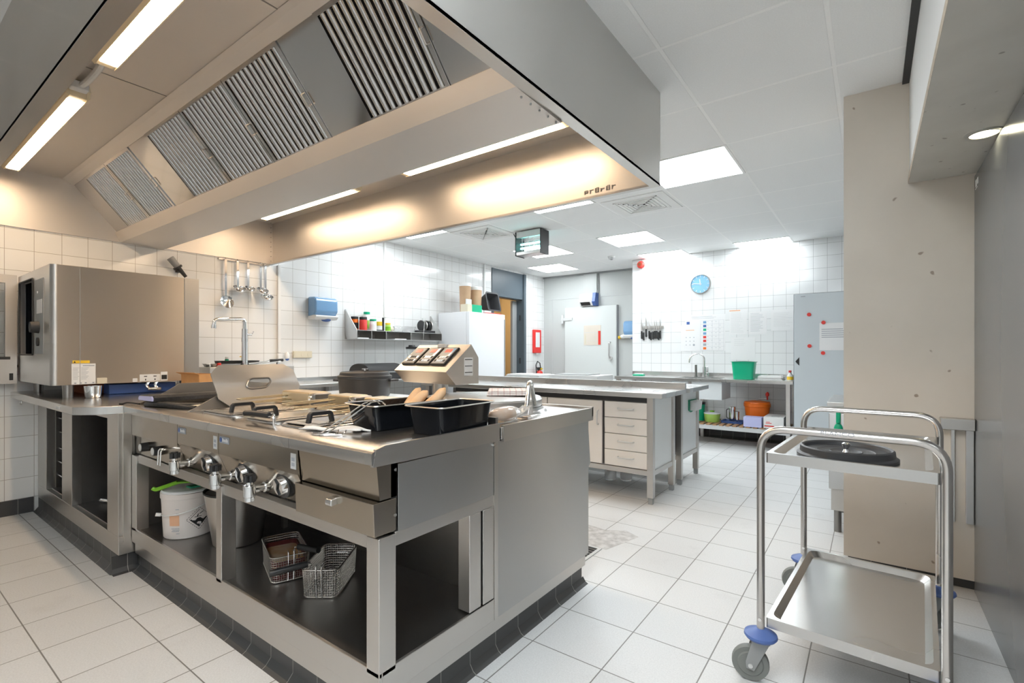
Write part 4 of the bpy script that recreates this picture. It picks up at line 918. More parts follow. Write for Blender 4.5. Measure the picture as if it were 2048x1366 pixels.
dr = MB().box((VX0 - .03, .02, .975), (VX0 + .025, .10, 1.76)).box((VX0 - .03, .695, .975), (VX0 + .025, .755, 1.76)).box((VX0 - .03, .10, 1.70), (VX0 + .025, .695, 1.76)).box((VX0 - .03, .10, .975), (VX0 + .025, .695, 1.165))
dr = dr.build('door', 'steel', ov_, smooth=False)
MB().box((VX0 - .01, .10, 1.165), (VX0 + .005, .695, 1.70)).build('door_glass', 'glass', dr, smooth=False)
MB().box((VX0 + .025, .10, 1.15), (VX0 + .03, .72, 1.17)).build('drip_seal', 'blkm', dr, smooth=False)
MB().box((VX0 + .025, .715, 1.0), (VX0 + .028, .735, 1.05)).build('latch_plate', 'blk', dr, smooth=False)
sk = box((VX1, .865, VZ0 + .003), (VX1 + .001, .985, 1.128)).build('data_sticker', 'sticker', ov_, smooth=False)
pr = MB()
pr.box((VX1 + .001, .92, 1.112), (VX1 + .0016, .978, 1.118))
for i in range(9): pr.box((VX1 + .001, .872, 1.10 - .009 * i), (VX1 + .0014, .872 + (.024 if i % 3 else .03), 1.1025 - .009 * i)).box((VX1 + .001, .912, 1.10 - .009 * i), (VX1 + .0014, .95 - (i % 3) * .006, 1.1025 - .009 * i))
for y in (.878, .905, .93, .968): pr.box((VX1 + .001, y, 1.0), (VX1 + .0016, y + .010, 1.008))
pr.build('sticker_print', 'inkg', sk, smooth=False)
ws = box((VX1, .870, 1.131), (VX1 + .001, .955, 1.149)).build('warning_sticker', 'yellow', ov_, smooth=False)
MB()._add([(VX1 + .0015, .874, 1.134), (VX1 + .0015, .886, 1.134), (VX1 + .0015, .880, 1.146)], [(0, 1, 2)]).build('warning_triangle', 'ink', ws, smooth=False)
box((VX1, .992, VZ0 + .003), (VX1 + .001, 1.045, 1.033)).build('small_sticker', 'cream', ov_, smooth=False)
cs = MB().box((VX1, 1.225, VZ0 + .006), (VX1 + .001, 1.345, 1.047)).box((VX1, 1.35, VZ0 + .006), (VX1 + .001, 1.392, 1.062)).box((VX1, 1.185, VZ0 + .004), (VX1 + .001, 1.212, 1.022)).build('connection_stickers', 'sticker', ov_, smooth=False)
MB().box((VX1 + .001, 1.355, 1.008), (VX1 + .0018, 1.388, 1.040)).box((VX1 + .001, 1.25, 1.03), (VX1 + .0018, 1.268, 1.036)).box((VX1 + .001, 1.306, 1.03), (VX1 + .0018, 1.324, 1.036)).box((VX1 + .001, 1.256, 1.005), (VX1 + .0018, 1.262, 1.016)).box((VX1 + .001, 1.312, 1.005), (VX1 + .0018, 1.318, 1.016)).build('sticker_symbols', 'ink', cs, smooth=False)
pv = MB()
for y in (1.27, 1.32): pv.tube(fillet([(-4.13, y + .02, 1.0), (-4.13, y, .97), (-4.13, y + .02, .945), (-4.18, y + .05, .94), (-4.6, y + .1, .935)], .02), .010, 8)
pv.cyl((-4.13, 1.28, .945), (-4.13, 1.36, .94), .012); pv.build('water_pipes', 'chrome', ov_)

# things under and around the oven
cup = thing('steel_beaker', 'shiny steel beaker standing at the front under the oven', 'beaker', (-3.985, .945, .913), local=True)
MB().lathe([(.001, 0), (.034, 0), (.040, .008), (.042, .028), (.046, .075), (.044, .075), (.039, .012), (.001, .008)], n=40).build('body', 'chrome', cup)
single(MB().box((-4.72, 1.0, .913), (-4.38, 1.30, .978)), 'cardboard_box', 'ember', 'dark brown flat box pushed under the oven, left of the beaker', 'box', bevel=.003)
single(MB().box((-4.32, 1.08, .913), (-4.20, 1.48, .98)), 'blue_crate', 'blue', 'dark blue crate under the middle of the oven', 'crate', bevel=.006)
plug = thing('power_plug', 'red industrial plug under a grey bracket left of the oven', 'plug', (-5.115, .83, 1.0))
MB().cyl((-5.118, .83, 1.05), (-5.06, .83, 1.05), .030, n=24).cyl((-5.06, .83, 1.05), (-5.0, .85, 1.03), .022, n=20).build('plug_body', 'red', plug)
MB().box((-5.118, .765, 1.092), (-5.03, .87, 1.108)).build('bracket', 'grey', plug, bevel=.003)
hs_ = thing('hand_shower', 'dark grey hose spray head clipped to the wall above the oven', 'hand shower', (-5.06, 1.80, 1.90))
MB().cyl((-5.05, 1.735, 2.045), (-5.05, 1.80, 1.965), .030, .027, 24).build('spray_head', 'grey', hs_)
MB().cyl((-5.05, 1.79, 1.975), (-5.05, 1.80, 1.962), .038, n=24).cyl((-5.05, 1.80, 1.965), (-5.05, 1.86, 1.89), .020, .014, 20).box((-5.12, 1.80, 1.93), (-5.05, 1.83, 1.955)).build('holder', 'blkm', hs_)

# ------------------------------------------------------------------ left wall
for y, z0, z1, lab in ((2.765, 1.20, 2.13, 'white cable duct running down to the air freshener socket'), (4.18, 1.66, CZ, 'white cable duct above the spice shelf'), (6.22, 1.80, CZ, 'white cable duct beside the grey door')):
    single(MB().box((-5.119, y - .016, z0), (-5.095, y + .016, z1)), 'cable_duct', 'white', lab, 'cable duct', 'white cable ducts on the tiled wall', bevel=.003)
af = thing('air_freshener', 'white plug-in air freshener with a blue base in the socket', 'air freshener', (-5.11, 2.83, 1.12))
MB().box((-5.118, 2.745, 1.12), (-5.085, 2.80, 1.19)).build('socket', 'white', af, bevel=.006)
MB().ball((-5.075, 2.835, 1.165), .034, 12, (.6, .8, 1.25)).build('body', 'white', af)
MB().ball((-5.075, 2.838, 1.128), .026, 10, (.6, .8, .6)).build('base', 'blue', af)
so = thing('wall_socket', 'cream triple wall socket on the tiled wall', 'socket', (-5.115, 3.03, 1.13))
MB().box((-5.118, 2.92, 1.14), (-5.09, 3.14, 1.215)).build('plate', 'cream', so, bevel=.005)
for i in range(3): MB().cyl((-5.092, 2.955 + .075 * i, 1.177), (-5.088, 2.955 + .075 * i, 1.177), .024, n=20).build('outlet', 'cream', so)
rail = thing('hook_rail', 'thin steel rail with hooks under the hood holding the ladles', 'rail', (-5.10, 2.4, 2.10))
hk = MB().box((-5.118, 2.16, 2.105), (-5.10, 2.66, 2.12))
hk.build('rail_bar', 'steel', rail, smooth=False)
LD = (2.213, 2.326, 2.427, 2.553, 2.602)
for y in LD:
    MB().tube(fillet([(-5.10, y, 2.112), (-5.085, y, 2.112), (-5.078, y, 2.10), (-5.072, y, 2.112)], .006), .003, 6).build('hook', 'steel', rail)
LAB = ('long skimmer ladle, leftmost on the rail, with a flat perforated bowl', 'ladle second from the left on the rail', 'small ladle in the middle of the rail', 'ladle second from the right on the rail', 'long ladle hanging lowest at the right end of the rail')
for i, (y, zb, r) in enumerate(zip(LD, (1.735, 1.84, 1.85, 1.845, 1.785), (.062, .060, .050, .060, .062))):
    t = thing('ladle', LAB[i], 'ladle', (-5.06, y, zb - .03), group='ladles hanging on the wall rail')
    MB().tube(fillet([(-5.072, y, 2.112), (-5.085, y, 2.13), (-5.075, y, 2.10)], .012), .005, 8).box((-5.075, y - .010, zb), (-5.071, y + .010, 2.105)).build('handle', 'chrome', t)
    if i == 0:
        MB().lathe([(.001, 0), (r * .7, .003), (r, .012), (r, .015), (r * .7, .006), (.001, .003)], n=32).xf(Matrix.Translation((-5.055, y, zb - .045)) @ Matrix.Rotation(math.radians(78), 4, 'Y')).build('bowl', 'chrome', t)
    else:
        prof = [(r * math.sin(a), -r * .8 * math.cos(a)) for a in [PI / 2 * j / 8 for j in range(9)]]; prof[0] = (.001, prof[0][1])
        prof += [(q * .93, z_ + .002) for q, z_ in prof[::-1]]
        MB().lathe(prof, n=32).xf(Matrix.Translation((-5.035, y, zb)) @ Matrix.Rotation(math.radians(28), 4, 'Y')).build('bowl', 'chrome', t)
td = thing('towel_dispenser', 'translucent blue paper towel dispenser on the long tiled wall', 'towel dispenser', (-5.06, 3.28, 1.55))
def dispenser(root, flip=None):
    a = MB().prism([(-5.118, 1.60), (-5.0, 1.62), (-4.96, 1.66), (-4.965, 1.79), (-5.0, 1.825), (-5.118, 1.83)], 'y', 3.10, 3.39)
    b = MB().prism([(-5.118, 1.572), (-4.985, 1.572), (-4.955, 1.60), (-4.955, 1.618), (-5.01, 1.622), (-5.118, 1.61)], 'y', 3.10, 3.39)
    c = MB().ball((-5.02, 3.27, 1.572), .05, 10, (1, 1.1, .45))
    for m_ in (a, b, c):
        if flip: m_.xf(flip)
    a.build('cover', 'paleblue', root, bevel=.022, seg=4); b.build('base', 'white', root, bevel=.008); c.build('towel_outlet', 'blue', root)
dispenser(td)

# worktop along the left wall with a steel unit on it
wt = thing('wall_worktop', 'stainless worktop along the long tiled wall behind the island', 'worktop', (-4.8, 3.4, 0))
MB().box((-5.118, 1.80, .85), (-4.48, 5.0, .885)).build('top', 'steel_table', wt, bevel=.004)
MB().box((-5.118, 1.80, .885), (-5.105, 5.0, .92)).build('upstand', 'steel_table', wt, smooth=False)
for y in (1.86, 3.3, 4.9):
    for x in (-5.06, -4.53): box((x - .02, y - .02, 0), (x + .02, y + .02, .85)).build('leg', 'steel', wt, smooth=False)
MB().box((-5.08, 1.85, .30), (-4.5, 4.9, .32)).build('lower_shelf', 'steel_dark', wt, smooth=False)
bm_ = thing('bain_marie', 'boxy stainless unit with kitchen clutter on top behind the upright cover', 'steel unit', (-4.8, 2.2, .886))
MB().box((-5.08, 1.86, .886), (-4.56, 2.62, 1.072)).build('body', 'steel', bm_, bevel=.004)
MB().cyl((-4.56, 1.93, .955), (-4.545, 1.93, .955), .022).build('dial', 'blk', bm_)
bxo = thing('carton', 'open brown carton behind the oven, in front of the steel unit', 'carton', (-3.90, 1.52, .9125), rz=math.radians(12), local=True)
MB().tub(.20, .13, .135, .003, .97, .001, .004).build('carton_body', 'cardb', bxo, smooth=False)
MB().prism([(-.065, .135), (-.10, .148), (-.101, .146), (-.066, .133)], 'x', -.1, .1).build('flap', 'cardb', bxo, smooth=False)
MB().cyl((.0, -.0655, .04), (.0, -.0665, .04), .018, n=20).build('stamp', 'ember', bxo)
tr2 = thing('black_tin', 'dark baking tin on the steel unit behind the cover', 'tin', (-4.75, 2.04, 1.073), local=True)
MB().tub(.18, .26, .026, .003, .92, .006, .02).build('tin', 'steel_dark', tr2)
tr3 = thing('knife_case', 'black open case on the steel unit, behind the faucet', 'case', (-4.85, 2.22, 1.073), local=True)
MB().tub(.16, .34, .05, .003, .96, .004, .01).build('case_body', 'blkm', tr3)
for (x, y, h_, r, lab, ml, mk) in ((-4.66, 1.89, .03, .019, 'small glass jar with white lid at the left end of the steel unit', 'white', 'glass'), (-4.66, 1.975, .045, .018, 'small dark bottle with a pink band beside the glass jar', 'blkm', 'red'), (-4.93, 2.16, .085, .017, 'small olive jar standing behind the black case', 'lgrey', 'dgreen')):
    t = thing('small_jar', lab, 'jar', (x, y, 1.073), local=True, group='small jars on the steel unit')
    MB().lathe([(.001, 0), (r, 0), (r, h_ * .7), (r * .8, h_ * .78), (.001, h_ * .78)], n=24).build('jar_body', mk, t)
    MB().lathe([(.001, h_ * .78), (r * .85, h_ * .78), (r * .85, h_), (.001, h_)], n=24).build('jar_lid', ml, t)
yf = thing('yellow_flower', 'tiny yellow flower ornament beside the faucet pipe', 'ornament', (-4.9, 2.28, 1.073), local=True)
MB().cyl((0, 0, 0), (0, 0, .085), .002, n=6).build('stem', 'limed', yf)
MB().lathe([(.001, .095), (.016, .09), (.018, .085), (.001, .08)], n=16).build('bloom', 'yellow', yf)
lk = thing('frying_spoon', 'black handled steel utensil lying across the case right of the faucet', 'utensil', (-4.72, 2.42, 1.075), local=True)
MB().tube([(0, -.16, .02), (0, .0, .035), (-.01, .05, .045)], .007, 8).build('shaft', 'chrome', lk)
MB().tube([(-.01, .05, .045), (-.01, .18, .05)], .014, 10).build('grip', 'blk', lk)
rd2 = MB().tube([(-4.62, 2.2, 1.08), (-4.62, 2.5, 1.112)], .006, 8).cyl((-4.62, 2.49, 1.108), (-4.62, 2.515, 1.114), .010); rd2.box((-4.63, 2.48, 1.073), (-4.61, 2.50, 1.105))
single(rd2, 'whisk_handle', 'chrome', 'thin shiny rod in front of the black handled utensil', 'utensil')

fa = thing('swivel_faucet', 'tall chrome swivel faucet behind the upright steel cover', 'faucet', (-4.72, 2.225, 1.073))
MB().cyl((-4.72, 2.225, 1.073), (-4.72, 2.225, 1.42), .026, n=28).cyl((-4.72, 2.225, 1.30), (-4.72, 2.225, 1.33), .030, n=28).build('column', 'chrome', fa)
MB().tube(fillet([(-4.72, 2.225, 1.40), (-4.72, 2.225, 1.512), (-4.72, 1.965, 1.495), (-4.72, 1.957, 1.435)], .04, 8), .0165, 14).build('spout', 'chrome', fa)
MB().cyl((-4.72, 1.959, 1.445), (-4.72, 1.956, 1.415), .021, n=20).build('nozzle', 'chrome', fa)
MB().cyl((-4.72, 2.24, 1.37), (-4.72, 2.29, 1.37), .012).cyl((-4.72, 2.285, 1.36), (-4.70, 2.30, 1.40), .006).build('lever', 'chrome', fa)

bb = thing('bread_bin', 'black rounded bread bin on the wall worktop behind the black pot', 'bread bin', (-4.82, 3.9, .886))
pf = [(-5.02, .886)] + [(-4.83 + .19 * math.cos(PI - PI * j / 14) * (1 if j else 1), .886 + .05 + .135 * math.sin(PI * j / 14) ** .6) for j in range(15)] + [(-4.64, .886)]
MB().prism(pf, 'y', 3.57, 4.10).build('body', 'blkm', bb, bevel=.01)
MB().box((-4.64, 3.72, .96), (-4.625, 3.98, .975)).build('handle', 'grey', bb, bevel=.004)
bn = thing('blender', 'blender jug with a black lid on the wall worktop under the shelf', 'blender', (-4.86, 4.42, .886), local=True)
MB().lathe([(.001, 0), (.085, 0), (.09, .02), (.07, .11), (.06, .12), (.001, .12)], n=32).build('motor_base', 'blk', bn)
MB().lathe([(.045, .12), (.07, .36), (.066, .36), (.041, .126), (.001, .124)], n=32).build('jug', 'glass', bn)
MB().lathe([(.001, .36), (.078, .36), (.08, .385), (.045, .39), (.04, .41), (.001, .41)], n=32).build('lid', 'blk', bn)

# spice shelf
ss = thing('spice_shelf', 'steel wall shelf with compartments holding spice jars', 'wall shelf', (-5.0, 4.25, 1.36))
MB().prism([(-5.118, 1.72), (-5.10, 1.72), (-4.885, 1.465), (-4.885, 1.36), (-5.118, 1.36)], 'y', 3.585, 3.593).build('end_plate', 'steel_table', ss, smooth=False)
MB().prism([(-5.118, 1.72), (-5.10, 1.72), (-4.885, 1.465), (-4.885, 1.36), (-5.118, 1.36)], 'y', 5.0, 5.008).build('end_plate', 'steel_table', ss, smooth=False)
for z in (1.36, 1.462): box((-5.118, 3.593, z), (-4.884, 5.0, z + .006)).build('shelf_board', 'steel_table', ss, smooth=False)
for y in (3.80, 4.02, 4.43): box((-5.118, y, 1.366), (-4.89, y + .006, 1.462)).build('divider', 'steel', ss, smooth=False)
box((-5.118, 3.593, 1.366), (-5.112, 5.0, 1.462)).build('back_plate', 'steel_dark', ss, smooth=False)
ZS = 1.4685
def jar(y, x, h_, r, body, lidm, lab, lid_h=.022, band=None, kind='spice_jar'):
    t = thing(kind, lab, 'jar', (x, y, ZS), local=True, group='jars on the spice shelf')
    MB().lathe([(.001, 0), (r, 0), (r, h_ - lid_h - .01), (r * .85, h_ - lid_h), (.001, h_ - lid_h)], n=28).build('jar_body', body, t)
    MB().lathe([(.001, h_ - lid_h), (r * .98, h_ - lid_h), (r * .98, h_), (.001, h_)], n=28).build('lid', lidm, t)
    if band: MB().lathe([(r + .0004, h_ * .12), (r + .0012, h_ * .12), (r + .0012, h_ * .55), (r + .0004, h_ * .55)], n=28).build('label_band', band, t)
jar(3.66, -5.03, .165, .045, 'orange', 'blkm', 'tall jar with a black lid and orange label, leftmost on the spice shelf', .03, 'ink')
jar(3.72, -4.945, .158, .046, 'red', 'blkm', 'large jar of red spice with a black lid near the shelf end', .03)
jar(3.865, -4.945, .14, .042, 'white', 'green', 'spice jar with a green lid and white label', .022, 'sticker')
jar(3.86, -5.06, .235, .040, 'sticker', 'green', 'tallest white canister with a green lid, at the back of the spice shelf', .03, 'lime')
jar(3.965, -4.95, .115, .036, 'blkm', 'yellow', 'dark jar with a yellow lid right of the green-lidded jar', .05, 'sticker')
jar(4.10, -4.95, .105, .034, 'lime', 'yellow', 'small lime green jar with a yellow lid, rightmost of the jars', .02, 'limed')
jar(4.00, -4.92, .165, .014, 'blkm', 'blk', 'slim black torch-like pepper mill among the jars', .06, None, 'pepper_mill')
fb = MB().ball((-4.98, 4.28, ZS + .042), .05, 10, (1.2, 1.8, .8)); single(fb, 'snack_bag', 'foil', 'crumpled clear bag on the spice shelf right of the jars', 'bag')
fb = MB().ball((-4.98, 4.17, ZS + .035), .034, 10, (1.1, 1.2, 1)); single(fb, 'nut_bag', 'cream', 'small yellowish bag on the spice shelf beside the lime jar', 'bag')
ptb = thing('plastic_tub', 'clear plastic tub on the spice shelf right of the bags', 'tub', (-4.98, 4.47, ZS), local=True)
MB().tub(.13, .16, .075, .003, .85, .004, .02).build('tub_body', 'foil', ptb)
for i, (y, w_, lab) in enumerate(((3.68, .19, 'white paper stack in the left shelf compartment'), (4.26, .22, 'white paper stack in the right shelf compartment'))):
    single(MB().box((-5.08, y - w_ / 2 + .02, 1.3665), (-4.895, y + w_ / 2 - .01, 1.378)), 'paper_stack', 'paper', lab, 'paper', 'papers in the shelf compartments', smooth=False)
ck_ = thing('plate_rack', 'black rack of discs and cutter blades at the right end of the shelf', 'rack', (-4.96, 4.72, ZS), local=True)
MB().box((-.09, -.17, 0), (.08, .15, .03)).build('rack_base', 'blk', ck_, bevel=.006)
for i in range(4): MB().cyl((0, -.05 + .05 * i, .10), (0, -.035 + .05 * i, .10), .07, n=32).build('cutter_disc', 'steel' if i % 2 else 'blk', ck_)
MB().prism([(-.02, .03), (.04, .03), (.02, .20), (-.01, .20)], 'y', -.02, -.012).build('blade', 'lgrey', ck_, smooth=False)
ant = MB().tube([(-4.86, 4.62, 1.36), (-4.87, 4.66, 1.66)], .003, 6); single(ant, 'wire_rod', 'chrome', 'thin upright steel rod in front of the spice shelf', 'rod')

# refrigerator and the things on it
rf = thing('refrigerator', 'white refrigerator standing against the long tiled wall', 'refrigerator', (-4.8, 5.55, 0))
MB().box((-5.10, 5.15, .02), (-4.56, 5.98, 1.775)).build('body', 'fridge', rf, bevel=.008)
MB().box((-4.557, 5.15, .08), (-4.505, 5.98, 1.772)).build('door', 'fridge', rf, bevel=.008)
MB().box((-4.505, 5.955, .25), (-4.498, 5.975, 1.70)).build('door_grip', 'grey', rf, smooth=False)
for i, (y, x, h_, lab) in enumerate(((5.40, -4.80, .44, 'taller stack of brown paper cups in a sleeve on the refrigerator'), (5.60, -4.76, .40, 'shorter stack of brown paper cups beside the dark crate'))):
    t = thing('cup_stack', lab, 'cups', (x, y, 1.776), local=True, group='paper cup stacks on the refrigerator')
    MB().lathe([(.001, 0), (.075, 0), (.085, h_ - .05), (.001, h_ - .05)], n=32).build('cups', 'cups', t)
    MB().lathe([(.001, h_ - .05), (.088, h_ - .05), (.09, h_ - .02), (.082, h_), (.001, h_)], n=32).build('sleeve_end', 'white', t)
    if i == 0: MB().box((.060, -.06, .12), (.082, .05, .20)).build('sleeve_label', 'sticker', t, smooth=False)
gb = thing('green_carton', 'green and yellow carton in front of the cup stacks', 'carton', (-4.64, 5.36, 1.776))
MB().box((-4.70, 5.30, 1.776), (-4.58, 5.52, 1.885)).build('carton_body', 'green', gb, bevel=.003)
MB().box((-4.71, 5.20, 1.776), (-4.58, 5.30, 1.885)).build('yellow_end', 'cream', gb, bevel=.003)
single(MB().box((-4.72, 5.58, 1.776), (-4.55, 5.95, 1.788)), 'red_folder', 'red', 'thin red folder lying under the tilted dark crate', 'folder', bevel=.002)
dc = thing('crate', 'dark grey plastic crate tipped on end on the refrigerator', 'crate', (-4.72, 5.83, 1.79), local=True)
MB().tub(.30, .27, .16, .008, .72, .014, .03).xf(Matrix.Translation((.02, .0, .16)) @ Matrix.Rotation(math.radians(78), 4, 'Y') @ Matrix.Rotation(math.radians(90), 4, 'Z') @ Matrix.Translation((0, 0, -.07))).build('crate_body', 'pot', dc)

# fire safety on the wall past the door
fbk = thing('fire_blanket', 'red fire blanket case on the tiled wall beside the cold room', 'fire blanket', (-5.10, 7.76, 1.17))
MB().box((-5.119, 7.64, 1.19), (-5.08, 7.90, 1.63)).build('case', 'blanket', fbk, bevel=.012)
MB().box((-5.08, 7.70, 1.30), (-5.078, 7.84, 1.58)).build('instructions', 'paper', fbk, smooth=False)
MB().box((-5.10, 7.74, 1.165), (-5.09, 7.80, 1.19)).build('pull_tab', 'white', fbk, smooth=False)
fe = thing('fire_extinguisher', 'red fire extinguisher with a black hose at the cold room corner', 'fire extinguisher', (-5.0, 7.70, 0.45), local=True)
MB().lathe([(.001, 0), (.075, 0), (.08, .02), (.08, .33), (.06, .39), (.025, .42), (.001, .42)], n=32).build('cylinder', 'red', fe)
MB().box((-.02, -.05, .42), (.02, .06, .46)).box((-.015, -.09, .46), (.015, .05, .475)).build('valve', 'blk', fe, bevel=.004)
MB().tube([(0, .05, .44), (0, .02, .55), (0, -.06, .585), (0, -.11, .52), (0, -.10, .40), (0, -.085, .2)], .010, 8).build('hose', 'blk', fe)
MB().box((.02, .01, .43), (.05, .04, .46)).build('tag', 'yellow', fe)
MB().box((-.118, -.04, .3), (-.08, .04, .34)).build('bracket', 'grey', fe)

# ------------------------------------------------------------------ cold room recess
cu = thing('cold_room_controller', 'white and blue control box with a cable duct above the cold room door', 'control box', (-4.12, 8.0, 2.04))
MB().prism([(8.048, 2.04), (7.95, 2.045), (7.90, 2.11), (7.94, 2.26), (8.048, 2.26)], 'x', -4.28, -4.02).build('box_body', 'white', cu, bevel=.004)
MB().prism([(8.048, 2.035), (7.95, 2.04), (7.895, 2.11), (7.935, 2.27), (8.048, 2.27)], 'x', -4.02, -3.955).build('blue_side', 'blue', cu, bevel=.004)
MB().prism([(7.9485, 2.05), (7.8985, 2.108), (7.8975, 2.106), (7.947, 2.048)], 'x', -4.25, -4.06).build('display_bar', 'ink', cu, smooth=False)
MB().box((-4.23, 8.0, 2.26), (-3.97, 8.048, 2.62)).build('duct', 'cold', cu, smooth=False)
MB().box((-3.968, 8.02, 2.27), (-3.945, 8.048, 2.62)).build('cable', 'grey', cu, smooth=False)
t2 = thing('towel_dispenser', 'light blue paper dispenser half hidden by the corner next to the cold room door', 'towel dispenser', (-3.27, 8.0, 1.45))
dispenser(t2, Matrix(((0, 1, 0, -6.525), (-1, 0, 0, 2.932), (0, 0, 1.15, -.36), (0, 0, 0, 1))))
sd2 = thing('soap_dispenser', 'white soap bottle with a yellow cap under the light blue dispenser', 'soap dispenser', (-3.49, 8.0, 1.42))
MB().ball((-3.46, 7.98, 1.475), .05, 12, (1, .8, .7)).build('bottle', 'white', sd2)
MB().cyl((-3.54, 7.98, 1.46), (-3.51, 7.98, 1.463), .028, n=16).box((-3.51, 7.97, 1.45), (-3.46, 8.048, 1.475)).build('cap', 'yellow', sd2)

# ------------------------------------------------------------------ end wall with clock, knives and notices
ck = thing('wall_clock', 'round wall clock with a blue face and white hands', 'clock', (-1.99, 7.33, 2.19))
MB().lathe([(.138, 0), (.142, -.012), (.142, -.030), (.132, -.034), (.128, -.026), (.128, 0)], (-1.99, 7.349, 2.19), 56, axis='y').build('rim', 'steel_table', ck)
MB().lathe([(.129, -.020), (.001, -.020)], (-1.99, 7.349, 2.19), 56, axis='y').build('face', 'clockb', ck)
for i in range(12):
    r_ = Matrix.Translation((-1.99, 7.3285, 2.19)) @ Matrix.Rotation(2 * PI * i / 12, 4, 'Y')
    MB().box((-.004, -.001, .098), (.004, 0, .124)).xf(r_).build('hour_mark', 'paper', ck, smooth=False)
for nm, ang, L_, w_ in (('hour_hand', math.radians(-7), .070, .006), ('minute_hand', math.radians(-84), .108, .0045)):
    MB().box((-w_, -.003, -.02), (w_, -.001, L_)).xf(Matrix.Translation((-1.99, 7.3275, 2.19)) @ Matrix.Rotation(ang, 4, 'Y')).build(nm, 'paper', ck, smooth=False)
al = thing('fire_alarm', 'round red fire alarm sounder at the top of the tiled end wall', 'alarm', (-2.88, 7.32, 2.55))
MB().lathe([(.055, 0), (.058, -.02), (.058, -.035), (.045, -.05), (.042, -.075), (.02, -.08), (.001, -.08)], (-2.88, 7.349, 2.56), 36, axis='y').build('body', 'red', al)
MB().lathe([(.028, -.081), (.001, -.083)], (-2.88, 7.349, 2.56), 24, axis='y').build('sounder', 'ember', al)
kr = thing('knife_rack', 'magnetic bar holding the row of kitchen knives', 'knife rack', (-2.70, 7.335, 1.585), local=True)
MB().box((-.17, -.012, -.02), (.17, .013, .02)).build('magnetic_bar', 'steel', kr, bevel=.003)
KN = [(-2.865, .20, .028, .0), (-2.835, .145, .014, -.02), (-2.795, .20, .030, .03), (-2.745, .165, .026, .0), (-2.72, .12, .012, -.02), (-2.688, .14, .016, -.01), (-2.66, .17, .022, .0), (-2.63, .18, .018, .0), (-2.60, .15, .014, -.02), (-2.575, .20, .020, .0)]
KL = ['broad knife at the left end of the knife bar', 'thin knife second from the left on the bar', 'widest knife hanging highest, third from the left', 'triangular knife fourth from the left', 'narrow short knife fifth from the left', 'slim knife sixth from the left', 'medium knife fourth from the right end of the bar', 'long slim knife third from the right end', 'thin knife second from the right end', 'sharpening steel like knife at the right end of the bar']
for (x, bl_, w_, dz), lab in zip(KN, KL):
    t = thing('kitchen_knife', lab, 'knife', (x, 7.33, 1.53 + dz), local=True, group='knives on the magnetic bar')
    MB().prism([(-w_ * .5, 0), (w_ * .5, 0), (w_ * .5, bl_ * .5), (-w_ * .45, bl_)], 'y', -.0105, -.0085).build('blade', 'steel_table', t, smooth=False)
    MB().prism([(-.012, 0), (.012, 0), (.011, -.06), (.014, -.12), (.008, -.125), (-.011, -.115), (-.012, -.05)], 'y', -.018, -.002).build('handle', 'blk', t, bevel=.003)
def sheet(x0, x1, z0, z1, lab, name='notice', mat='paper', grp='paper notices on the end wall', y=7.347):
    t = thing(name, lab, 'notice', ((x0 + x1) / 2, y, z0), group=grp); box((x0, y, z0), (x1, y + .0015, z1)).build('sheet', mat, t, smooth=False); return t
def lines(t, x0, x1, z0, z1, n, y, mat='lgrey', hh=.003, name='print_lines'):
    m = MB(); random.seed(n)
    for i in range(n):
        z = z1 - (z1 - z0) * i / max(1, n - 1); m.box((x0, y - .0006, z), (x0 + (x1 - x0) * random.uniform(.6, 1), y, z + hh))
    m.build(name, mat, t, smooth=False)
ch = sheet(-2.21, -1.655, 1.225, 1.745, 'coloured chart with a column of coloured squares beside the clock', 'wall_chart')
cols = ['paleblue', 'blue', 'green', 'paleblue', 'red', 'red', 'inkg', 'orange']
for i, c_ in enumerate(cols):
    z = 1.635 - i * .0535; box((-1.955, 7.3462, z - .017), (-1.912, 7.347, z + .017)).build('colour_square', c_, ch, smooth=False)
g = MB()
for i in range(9): g.box((-1.99, 7.3464, 1.661 - i * .0535), (-1.675, 7.347, 1.6625 - i * .0535))
for x in (-1.99, -1.675, -1.74, -1.83): g.box((x, 7.3464, 1.233), (x + .0015, 7.347, 1.662))
for i in range(24): g.box((-1.90 + (i % 4) * .055, 7.3464, 1.64 - (i // 3) * .0535), (-1.88 + (i % 4) * .055, 7.347, 1.6435 - (i // 3) * .0535))
g.build('chart_lines', 'inkg', ch, smooth=False)
lines(ch, -2.12, -1.70, 1.69, 1.72, 3, 7.347, 'inkg'); box((-2.19, 7.3462, 1.61), (-2.145, 7.347, 1.65)).build('logo_square', 'blue', ch, smooth=False)
n1 = sheet(-2.27, -2.01, 1.22, 1.60, 'white notice with an orange heading overlapping the coloured chart', y=7.3445)
box((-2.20, 7.3438, 1.52), (-2.08, 7.3445, 1.53)).build('orange_heading', 'peach', n1, smooth=False)
m = MB()
for i in range(9): m.cyl((-2.195 + (i % 3) * .055, 7.3438, 1.42 - (i // 3) * .055), (-2.195 + (i % 3) * .055, 7.3445, 1.42 - (i // 3) * .055), .007 if i < 8 else .016, n=10)
m.build('symbols', 'inkg', n1, smooth=False)
n2 = sheet(-1.60, -1.375, 1.45, 1.79, 'faint notice with an orange top strip, right of the chart'); box((-1.60, 7.3464, 1.775), (-1.46, 7.347, 1.79)).build('orange_strip', 'peach', n2, smooth=False); lines(n2, -1.58, -1.41, 1.48, 1.75, 16, 7.347)
n3 = sheet(-1.355, -1.13, 1.445, 1.755, 'framed white notice, third sheet right of the chart'); lines(n3, -1.33, -1.16, 1.49, 1.73, 14, 7.347, 'inkg')
n4 = sheet(-1.08, -.78, 1.49, 1.77, 'faint wide notice next to the tall grey cabinet'); lines(n4, -1.05, -.82, 1.55, 1.72, 9, 7.347)
